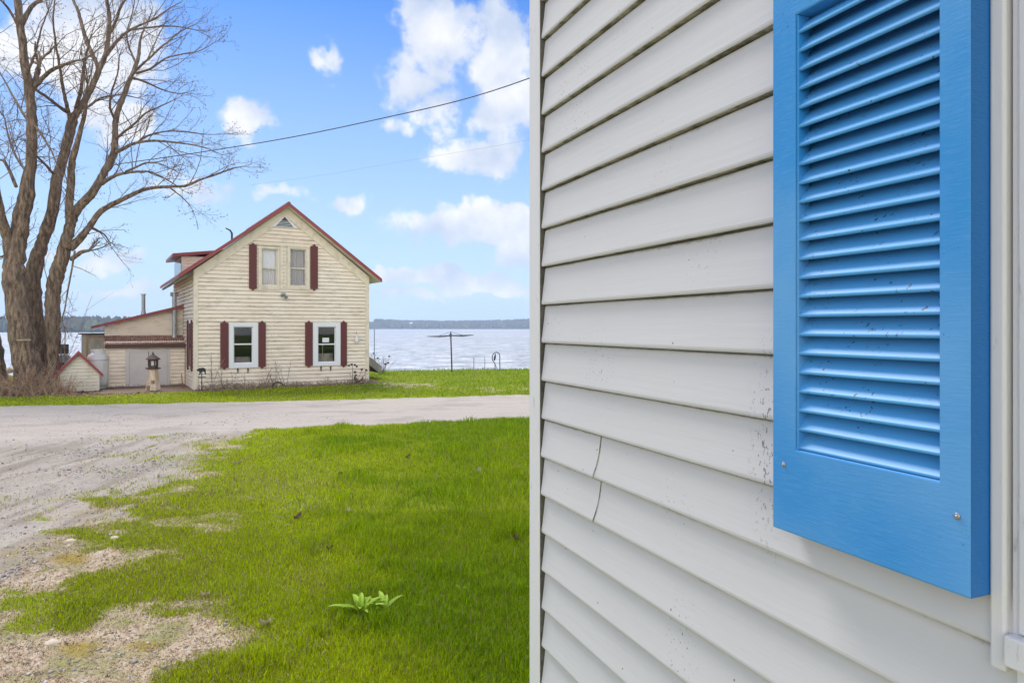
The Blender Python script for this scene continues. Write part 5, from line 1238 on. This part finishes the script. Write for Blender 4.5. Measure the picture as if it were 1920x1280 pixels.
def dryer():
    Y = 30.2; b = gpoint(847.5, Y); u = Y / F; root = empty('clothes_dryer', b, 'umbrella clothes dryer with drooping arms on the lakeside lawn', 'clothes dryer')
    top = P(845, 622, Y); c = MB(); c.tube([b, top], [.034, .028], 10); c.build('pole', M['dark_metal'], root)
    c = MB(); hub = P(845, 628.5, Y); c.tube([hub - Vector((0, 0, .07)), hub + Vector((0, 0, .07))], .06, 10); c.build('hub', M['dark_metal'], root)
    tips = []
    for i, a in enumerate((8, 98, 188, 278)):
        a = math.radians(a); R = 1.02; t = hub + Vector((math.cos(a) * R, math.sin(a) * R, -.02 + .03 * math.cos(a))); tips.append(t)
        c = MB(); c.tube([hub, t], .016, 6); c.build('arm', M['dark_metal'], root)
        c = MB(); c.tube([top, hub.lerp(t, .55)], .007, 5); c.build('brace', M['dark_metal'], root)
    for f in (1, .8, .6, .4):
        c = MB(); n0 = [hub.lerp(t, f) for t in tips]
        for i in range(4):
            a, d = n0[i], n0[(i + 1) % 4]; m = a.lerp(d, .5) - Vector((0, 0, .05 * f)); c.tube([a, m, d], .006, 4)
        c.build('line', M['wire'], root)
dryer()
def hook():
    Y = 31.8; b = gpoint(926, Y); root = empty('curved_pipe', b, 'curved pipe arch with a hanging valve at the lawn edge', 'standpipe')
    q = lambda x, y, d=0: P(x, y, Y + d)
    c = MB(); c.tube(catmull3([b + Vector((.05, 0, 0)), q(928, 682), q(924, 676), q(923, 668), q(926, 662.5), q(930, 660.3), q(934, 661.5), q(937, 666), q(937, 678), gpoint(937.5, Y)]), .020, 8); c.build('pipe', M['dark_metal'], root)
    c = MB(); c.tube([q(929, 663), q(928, 670), q(926.5, 676)], [.02, .05, .035], 8); c.build('valve', M['dark_metal'], root)
    c = MB(); c.tube([q(928, 681), gpoint(934, Y - .2)], .012, 6); c.build('strut', M['dark_metal'], root)
def catmull3(p): return [Vector(q) for q in catmull([tuple(v) for v in p], 4)]
hook()

# overhead cables
def cable(name, label, pts, r):
    c = MB(); c.tube(catmull3(pts), r, 6); tag(c.build(name, M['wire']), label, 'cable')
cable('overhead_cable', 'thick black overhead cable sagging from the white house towards the trees', [P(1500, -90, 9.5), P(1240, 50, 11.5), P(992, 147, 13.5), P(860, 189, 14.7), P(730, 219, 15.8), P(600, 247, 17), P(510, 264, 17.8), P(430, 277, 18.6), P(340, 291, 19.4), P(262, 302, 20.1), P(208, 310, 20.8)], .0115)
cable('overhead_wire', 'faint thin overhead wire running below the thick cable', [P(1250, 205, 15), P(992, 262, 17), P(850, 287, 18.4), P(740, 305, 19.2), P(620, 326, 20), P(500, 343, 20.7), P(470, 347, 20.9)], .0017)

# fallen branches by the shed
for pts, lab in (([P(-5, 716, 20.4), P(50, 718, 20.2), P(106, 717, 20.1)], 'long straight fallen branch resting against the trunks beside the small shed'), ([P(98, 716, 20.3), P(120, 728, 20.1), P(154, 742, 19.9)], 'fallen branch slanting down to the grass in front of the small shed'), ):
    c = MB(); c.tube(catmull3(pts), [.02 - .0012 * i for i in range(9)], 6); tag(c.build('fallen_branch', M['twig']), lab, 'branch')

# white stones by the left trunk
def rock(name, p, r, m, label, sq=(1, 1, .7), cat='stone'):
    c = MB(); c.ball(p, r, 7, sq=sq)
    c.v = [(x + rng.uniform(-.12, .12) * r, y + rng.uniform(-.12, .12) * r, z + rng.uniform(-.12, .12) * r) for x, y, z in c.v]
    return tag(c.build(name, m, smooth=True), label, cat)
rock('stone', P(18, 694, 21.6), .12, M['pale'], 'pale rounded stone propped between the two left trunks')

# dry perennials along the cottage wall
def stalk(px, o, h, seed, label, n=3, spread=.12, head=0):
    s = CF.s_at(px, o); b = CF.p(s, o, -.02); return sapling('dry_weed', b, h, n, label, 'dead plant', M['dry'], seed, spread, head, 'dead plants along the cottage wall')
stalk(398, .45, 1.25, 21, 'tall wispy dead plant left of the lower left window')
stalk(420, .40, .75, 22, 'dead plant under the left shutter of the lower left window')
stalk(438, .40, .62, 23, 'dead stems right under the left edge of the lower left window', 2)
stalk(460, .42, .70, 24, 'dead plant under the right half of the lower left window', 2)
stalk(497, .40, .80, 25, 'dead plant under the right shutter of the lower left window', 3)
stalk(514, .45, 1.15, 26, 'tallest leaning dead stems between the two lower windows', 3, .25)
stalk(524, .35, .7, 27, 'short upright dead stem in the middle of the cottage wall', 1, .06)
stalk(537, .42, .95, 28, 'dead stems leaning right in the middle of the cottage wall', 2, .28)
stalk(612, .40, .45, 29, 'low dead plant under the lower right window', 4)
stalk(668, .42, .62, 30, 'forked dead plant below the white buoy', 4, .3, 3)
def flower_stake():
    o = .5; s = CF.s_at(661, o); b = CF.p(s, o, 0); root = empty('flower_yard_stake', b, 'metal flower cluster on a thin stake near the right cottage corner', 'lawn ornament')
    c = MB(); c.tube([b, b + Vector((0, 0, .66))], .008, 6); c.build('stake', M['dark_metal'], root)
    for dx, dz in ((-.13, .66), (-.03, .70), (.08, .68), (.15, .62)):
        c = MB(); c.ball(b + V1 * dx + Vector((0, 0, dz)), .045, 6, sq=(1, .5, .8)); c.build('flower', M['dark_metal'], root)
flower_stake()
def root_snag():
    o = .45; s = CF.s_at(668, o); b = CF.p(s, o, -.02); c = MB()
    c.tube(catmull3([b, b + Vector((.03, 0, .12)), b + Vector((-.05, 0, .24)), b + Vector((.0, 0, .36))]), [.05] * 9 + [.03] * 4, 7); c.tube([b + Vector((.02, 0, .1)), b + Vector((.2, 0, .16)), b + Vector((.24, 0, .28))], [.035, .03, .015], 6); c.tube([b + Vector((0, 0, .05)), b + Vector((-.16, 0, .03)), b + Vector((-.3, 0, .0))], [.04, .03, .02], 6)
    tag(c.build('driftwood', M['lh_brown']), 'dark gnarled root piece on the ground at the right cottage corner', 'driftwood')
root_snag()
def hoop():
    o = .5; s = CF.s_at(521, o); b = CF.p(s, o, .02); c = MB(); c.tube([b + V1 * (math.cos(a) * .17) + Vector((0, 0, .02 + math.sin(a) * .14)) for a in np.linspace(0, math.pi, 12)], .018, 6)
    tag(c.build('garden_hoop', M['black']), 'small dark hoop in the leaf litter under the cottage wall', 'hoop')
hoop()

# ------------------------------------------------------------------ ground cover
def frustum_pts(n, y0, y1, px0=-60, px1=1060, power=1.0, seed=0):
    r = np.random.default_rng(seed); Y = y0 + (y1 - y0) * r.random(n) ** power
    X = (r.uniform(px0, px1, n) - CX) / F * Y; return X, Y, r
def clear_of_house(X, Y):
    d = (X - .099) * NF.b.x + (Y - 1.985) * NF.b.y
    s = (X - .099) * NF.a.x + (Y - 1.985) * NF.a.y
    inn = (d < .02) & (s > -.1)
    dc = ((X - XA) * .519 - (Y - 21.7) * .855); sc = ((X - XA) * .855 + (Y - 21.7) * .519)
    inn |= (dc < .05) & (dc > -7) & (sc > -2.6 ) & (sc < W + .05)
    return ~inn
def blades(name, label, sets, straw_only=False):
    Vs, Fq, Ft, Cs = [], [], [], []; n0 = 0
    for (X, Y, r, hlo, hhi, wid, thr) in sets:
        q = zones(X, Y); g = q['grass']; keep = (r.random(len(X)) < (np.clip(g * 1.1 - .05, 0, 1) if not straw_only else np.clip(.9 - g * .75, 0, 1) * np.where(q['gravel'] > .5, .12, 1) * (Y < 9))) & clear_of_house(X, Y) & (Y < shore_y(X) + .8)
        X, Y = X[keep], Y[keep]; q = {k: (v[keep] if isinstance(v, np.ndarray) else v) for k, v in q.items()}; n = len(X)
        z = bump_z(X, Y, q) - .004
        clump = fbm(X * 2.6, Y * 2.6, 91); tall = sstep(.52, .74, clump); lush = sstep(.3, .8, (q['px'] - 350) / 600 + (clump - .5) * .9)
        H = r.uniform(hlo, hhi, n) * (.55 + .45 * np.clip(g[keep], 0, 1)) * (1 + .9 * tall) * (1 + .5 * lush)
        H = H * np.where(r.random(n) < .03, 1.6, 1)
        az = r.uniform(0, 2 * np.pi, n); lean = r.uniform(.1, .9, n) * H; w = wid * r.uniform(.6, 1.3, n) * (1 + .035 * np.maximum(Y - 4, 0))
        fx, fy = np.cos(az), np.sin(az); a2 = az + r.uniform(-.9, .9, n) + np.pi / 2; sx, sy = np.cos(a2) * w / 2, np.sin(a2) * w / 2
        b = np.stack([X, Y, z], -1); m = b + np.stack([fx * lean * .35, fy * lean * .35, H * .6], -1); t = b + np.stack([fx * lean, fy * lean, H * (1 - .25 * lean / H)], -1)
        sd = np.stack([sx, sy, np.zeros(n)], -1)
        V = np.stack([b - sd, b + sd, m + sd * .75, m - sd * .75, t], 1)
        i = np.arange(n) * 5 + n0
        Fq.append(np.stack([i, i + 1, i + 2, i + 3], -1)); Ft.append(np.stack([i + 3, i + 2, i + 4], -1)); n0 += 5 * n
        yel = np.clip(1.05 - lush + q['dry'] * .5 + (fbm(X * 1.1, Y * 1.1, 55) - .5) * 1.3, 0, 1)[:, None]
        c0 = np.array([.22, .345, .002]); c1 = np.array([.41, .49, .004]); c = c0 * (1 - yel) + c1 * yel
        c = c * (.55 + .9 * r.random((n, 1))) * (1 + .10 * (tall[:, None] - .5))
        straw = r.random(n) < (.065 + .22 * q['dry'] + .16 * sstep(560, 300, q['px']) * (q['py'] > 880) + .12 * (1 - np.clip(g[keep], 0, 1))); c[straw] = np.array([.38, .30, .13]) * r.uniform(.6, 1.1, (straw.sum(), 1))
        if straw_only:
            c = np.array([[.60, .47, .31], [.48, .36, .22], [.68, .57, .41], [.30, .22, .14]])[r.integers(0, 4, n)] * r.uniform(.7, 1.15, (n, 1)); t[:, 2] = z + H * .25; m[:, 2] = z + H * .35; V[:, 2:4, 2] = m[:, None, 2]; V[:, 4, 2] = t[:, 2]
        red = r.random(n) < .012; c[red] = [.22, .11, .04]
        Cs.append(np.repeat(c, 5, 0)); Vs.append(V.reshape(-1, 3))
    o = np_mesh(name, np.concatenate(Vs), [np.concatenate(Fq), np.concatenate(Ft)], M['blade'], col=np.concatenate(Cs))
    return tag(o, label, 'grass', kind='stuff')
s1 = frustum_pts(150000, 2.5, 5.5, 100, 1040, 1.0, 1); s2 = frustum_pts(130000, 5.5, 12.6, 150, 1040, .9, 2); s1b = frustum_pts(60000, 2.6, 6.2, -60, 500, 1.0, 6)
s3 = frustum_pts(90000, 15, 34.5, -80, 1060, 1.2, 3)
blades('lawn_grass', 'bright green lawn grass in front of and behind the gravel road', [(*s1, .018, .042, .0036, 0), (*s1b, .014, .034, .0036, 0), (*s2, .022, .045, .005, 0), (*s3, .025, .06, .009, 0)])

s6 = frustum_pts(90000, 3.5, 13, 1040, 2300, .9, 17); s7 = frustum_pts(60000, 15, 35, 1060, 1900, 1.2, 18)
blades('lawn_grass_beside_house', 'bright green lawn grass beyond the white house corner', [(*s6, .022, .045, .007, 0), (*s7, .025, .06, .012, 0)])
s5 = frustum_pts(95000, 2.5, 8.5, -60, 620, 1.0, 16)
blades('dry_thatch', 'pale dead grass thatch lying on the bare lawn patches', [(*s5, .025, .06, .0042, 0)], True)
def scatter_bits(name, label, X, Y, r, size, cols, flat, material, cat, keepf):
    q = zones(X, Y); k = keepf(q, X, Y, r) & clear_of_house(X, Y); X, Y = X[k], Y[k]; q = {a: (v[k] if isinstance(v, np.ndarray) else v) for a, v in q.items()}; n = len(X)
    z = bump_z(X, Y, q); s = size[0] + (size[1] - size[0]) * r.random(n) ** 2.5
    base = np.array([[1, 0, 0], [.3, .95, 0], [-.8, .6, 0], [-.8, -.6, 0], [.3, -.95, 0], [0, 0, 1], [0, 0, -1]]); F_ = [(0, 1, 5), (1, 2, 5), (2, 3, 5), (3, 4, 5), (4, 0, 5), (1, 0, 6), (2, 1, 6), (3, 2, 6), (4, 3, 6), (0, 4, 6)]
    V = np.repeat(base[None], n, 0) * r.uniform(.65, 1.3, (n, 7, 1)); V[:, :, 2] *= flat * r.uniform(.6, 1.3, (n, 1)); V = V * s[:, None, None] / 2
    a = r.uniform(0, 6.28, n); c, d = np.cos(a)[:, None], np.sin(a)[:, None]; x = V[:, :, 0] * c - V[:, :, 1] * d; y = V[:, :, 0] * d + V[:, :, 1] * c
    V = np.stack([x + X[:, None], y + Y[:, None], V[:, :, 2] + z[:, None] + (s * flat * .15)[:, None]], -1)
    Fc = (np.array(F_)[None] + (np.arange(n) * 7)[:, None, None]).reshape(-1, 3); cols = np.array(cols)
    cc = cols[r.integers(0, len(cols), n)] * r.uniform(.75, 1.2, (n, 1))
    return tag(np_mesh(name, V.reshape(-1, 3), Fc, material, col=np.repeat(cc, 7, 0)), label, cat, kind='stuff')
X, Y, r = frustum_pts(60000, 2.7, 14, -60, 760, 1.15, 12)
scatter_bits('gravel_stones', 'loose grey and tan gravel on the driveway and bare patches', X, Y, r, (.007, .030), [(.50, .47, .45), (.42, .40, .39), (.55, .50, .45), (.34, .31, .28), (.28, .26, .25), (.62, .58, .54)], .7, M['stone'], 'gravel',
             lambda q, X, Y, r: (r.random(len(X)) < (.10 + .65 * sstep(.50, .66, fbm(X * 1.7, Y * 1.7, 66))) * np.where(q['road'], .25, 1)) & (q['grass'] < .5) & ((q['gravel'] > .3) | (r.random(len(X)) < .10)))
X, Y, r = frustum_pts(26000, 2.7, 6.5, -60, 620, 1.0, 14)
scatter_bits('soil_crumbs', 'brown soil crumbs and straw bits on the bare lawn patches', X, Y, r, (.004, .015), [(.34, .25, .17), (.46, .36, .25), (.20, .14, .09), (.55, .46, .34), (.38, .29, .2)], .35, M['stone'], 'soil',
             lambda q, X, Y, r: (q['grass'] < .6) & (q['gravel'] < .6))
# dead leaves under the cottage wall and trees
r = np.random.default_rng(33); n = 5200
S_ = r.uniform(-2.6, W + .3, n); O_ = r.uniform(.0, 1.0, n) ** 1.4 * .75 + .03; O_ = np.where(S_ < -.0, O_ - 2.45, O_)
X1 = XA + S_ * .855 + O_ * .519; Y1 = 21.7 + S_ * .519 - O_ * .855
X2 = r.normal(-14.6, 1.9, 4200); Y2 = r.normal(20.2, .75, 4200)
X = np.concatenate([X1, X2]); Y = np.concatenate([Y1, Y2])
scatter_bits('leaf_litter', 'brown dead leaves along the cottage wall and under the trunks', X, Y, r, (.03, .11), [(.22, .13, .08), (.34, .23, .15), (.14, .08, .05), (.42, .31, .22), (.28, .17, .12)], .45, M['leaf'], 'leaves', lambda q, X, Y, r: np.ones(len(X), bool))

def brush(name, label, n, cx, cy, sx, sy, h, m, seed):
    r = np.random.default_rng(seed); tw = Twigs(); root = type('o', (), {'location': (0, 0, 0)})
    for i in range(n):
        x, y = r.normal(cx, sx), r.normal(cy, sy); b = np.array([x, y, float(Gz(x, y)) - .02])
        p = wander(b, [r.normal(0, .45), r.normal(0, .4), 1], h * r.uniform(.35, 1) * math.exp(-((x - cx) / (2.2 * sx)) ** 2), 4, .16, -.02, r)
        tw.add(p, .009, .004, 3)
        for k in (1, 2, 3): tw.add(wander(p[k], r.normal(0, 1, 3), h * r.uniform(.06, .2), 2, .2, 0, r), .006, .003)
    V = np.concatenate(tw.V); return tag(np_mesh(name, V, np.concatenate(tw.F), m), label, 'brush', kind='stuff')
def wall_growth():
    r = np.random.default_rng(71); tw = Twigs()
    for i in range(520):
        s = r.uniform(.1, W + .15); o = .06 + abs(r.normal(0, .22)); b = CF.p(s, o, -.02); h = r.uniform(.08, .30) * (1.3 if s < 2.6 else .8)
        p = wander(b, [r.normal(0, .5), r.normal(0, .5), 1], h, 3, .25, -.05, r); tw.add(p, .009, .005, 3); tw.add(wander(p[2], r.normal(0, 1, 3), h * .4, 2, .2, 0, r), .008, .005)
    for i in range(160):
        s = r.uniform(-2.4, 0); b = CF.p(s, -2.3 - r.uniform(0, .2), -.05); tw.add(wander(b, [r.normal(0, .5), r.normal(0, .5), 1], r.uniform(.05, .18), 3, .25, -.05, r), .009, .005, 3)
    return tag(np_mesh('wall_undergrowth', np.concatenate(tw.V), np.concatenate(tw.F), M['dry']), 'low brown dead undergrowth along the foot of the cottage wall', 'undergrowth', kind='stuff')
wall_growth()
brush('trunk_brush', 'tangled reddish brush and suckers round the foot of the trunk clump', 330, -14.1, 20.0, .7, .3, 1.15, M['brush'], 2)
brush('edge_brush', 'low tangled brush at the left edge beside the road', 260, -15.4, 19.7, .7, .45, .55, M['dry'], 4)

# broad leaved weeds in the lawn
def weed(px, py, n, Ls, label, seed):
    Y = F * EYE / (py - HY); b = gpoint(px, Y); b.z += .035; r = np.random.default_rng(seed); root = empty('broadleaf_weed', b, label, 'weed')
    for i in range(n):
        a = r.uniform(0, 6.28); l = Ls * r.uniform(.6, 1); w = l * .085; d = Vector((math.cos(a), math.sin(a), 0)); s = Vector((-d.y, d.x, 0)); c = MB(); pr = []
        el = r.uniform(.7, 1.25)
        for k in range(7):
            t = k / 6; p = b + d * (l * t * math.cos(el * (1 - .35 * t))) + Vector((0, 0, l * (math.sin(el) * t - .42 * t * t)))
            ww = w * math.sin(math.pi * min(1, .08 + t * .92)) ** .7 * (1 if k < 6 else .05) + .001; pr.append((p - s * ww + Vector((0, 0, ww * .5)), p, p + s * ww + Vector((0, 0, ww * .5))))
        for A, B in zip(pr[:-1], pr[1:]): c.face([A[0], A[1], B[1], B[0]]); c.face([A[1], A[2], B[2], B[1]])
        c.build('leaf', M['weed'], root, smooth=True)
M['weed'] = mat('weed_leaf', (.24, .38, .02), .65, spec=.2, var=((.33, .46, .05), 18, .4, .65, I3))
weed(677, 1158, 15, .20, 'large pale green broad leaved weed in the foreground lawn', 1)
weed(722, 1150, 10, .17, 'smaller broad leaved weed touching the right of the large one', 2)
weed(866, 1112, 6, .07, 'small bright weed in the lawn near the white house', 3)
# curled dead leaves lying in the grass
def dead_leaf(px, py, s, label, seed, m):
    Y = F * (EYE + .02) / (py - HY); b = gpoint(px, Y); b.z += .05; r = np.random.default_rng(seed); c = MB(); n = 6; a = r.uniform(0, 6.28)
    d = Vector((math.cos(a), math.sin(a), .1)); sd = Vector((-d.y, d.x, 0)); rows = []
    for k in range(n + 1):
        t = k / n; w = s * .38 * math.sin(math.pi * (.06 + .9 * t)) * r.uniform(.75, 1.2); p = b + d * (s * (t - .5)) + Vector((0, 0, s * .25 * math.cos(t * 5)))
        rows.append([p - sd * w + Vector((0, 0, s * .28)), p - sd * w * .4, p + sd * w * .4, p + sd * w + Vector((0, 0, s * .22))])
    for A, B in zip(rows[:-1], rows[1:]):
        for i in range(3): c.face([A[i], A[i + 1], B[i + 1], B[i]])
    tag(c.build('dead_leaf', m, smooth=True), label, 'leaf', 'dead leaves scattered on the lawn')
M['leafb'] = mat('dead_leaf_brown', (.13, .07, .045), .7); M['leafp'] = mat('dead_leaf_pale', (.45, .36, .26), .7)
for px, py, s, lab, m in ((558, 981, .075, 'dark curled dead leaf in the middle of the lawn', 'leafb'), (445, 877, .09, 'pale crumpled leaf on the lawn near the gravel edge', 'leafp'), (638, 898, .07, 'brown dead leaf on the far part of the lawn', 'leafb'),
                       (897, 890, .08, 'dead leaf on the far lawn near the white house', 'leafp'), (968, 1022, .06, 'reddish brown leaf on the lawn right beside the white house', 'leafb'), (384, 1130, .06, 'pale leaf at the edge of the bare patch', 'leafp'),
                       (497, 1185, .06, 'grey brown leaf between the bare patch and the weed', 'leafp'), (618, 1042, .045, 'small dark leaf fragment in the lawn above the weed', 'leafb'), (765, 862, .07, 'dark leaf on the lawn close to the road', 'leafb'), (652, 968, .05, 'tiny pale leaf right of the dark curled leaf', 'leafp')):
    dead_leaf(px, py, s, lab, int(px), M[m])
for px, py, s, lab in ((133, 1022, .05, 'pale flat stone at the left bare patch'), (97, 1215, .05, 'grey stone in the near bare patch'), (216, 1016, .045, 'small grey stone at the grassy end of the upper bare patch'), (118, 748, .06, 'stone half hidden in grass before the small shed')):
    Y = F * (EYE + .02) / (py - HY) if py > 800 else 19.9; p = gpoint(px, Y); p.z += .03; rock('stone', p, s * .6, M['grey_stone'] if 'grey_stone' in M else M['pale'], lab, (1.3, 1, .6))

# far shore houses
def lake_house(px, w, label):
    Y = 1200; x = (px - CX) / F * Y; z = 5.0; b = Vector((x, Y, z)); root = empty('shore_house', b, label, 'house', 'white houses on the far shore')
    c = MB(); c.box(x - w / 2, x + w / 2, Y - 4, Y + 4, z, z + 2.8); c.build('wall', M['win_white'], root)
    c = MB(); c.hexa([Vector((x - w / 2 - .4, Y - 4.5, z + 2.801)), Vector((x + w / 2 + .4, Y - 4.5, z + 2.801)), Vector((x + w / 2 + .4, Y + 4.5, z + 2.801)), Vector((x - w / 2 - .4, Y + 4.5, z + 2.801))],
                     [Vector((x - w / 2 - .4, Y - .1, z + 4.4)), Vector((x + w / 2 + .4, Y - .1, z + 4.4)), Vector((x + w / 2 + .4, Y + .1, z + 4.4)), Vector((x - w / 2 - .4, Y + .1, z + 4.4))]); c.build('roof', M['steel'], root)
lake_house(709, 6, 'leftmost tiny white house on the wooded far shore'); lake_house(716, 4.5, 'middle one of the tiny white houses on the far shore'); lake_house(771, 4.5, 'tiny white house on the far shore nearest the clothes dryer')
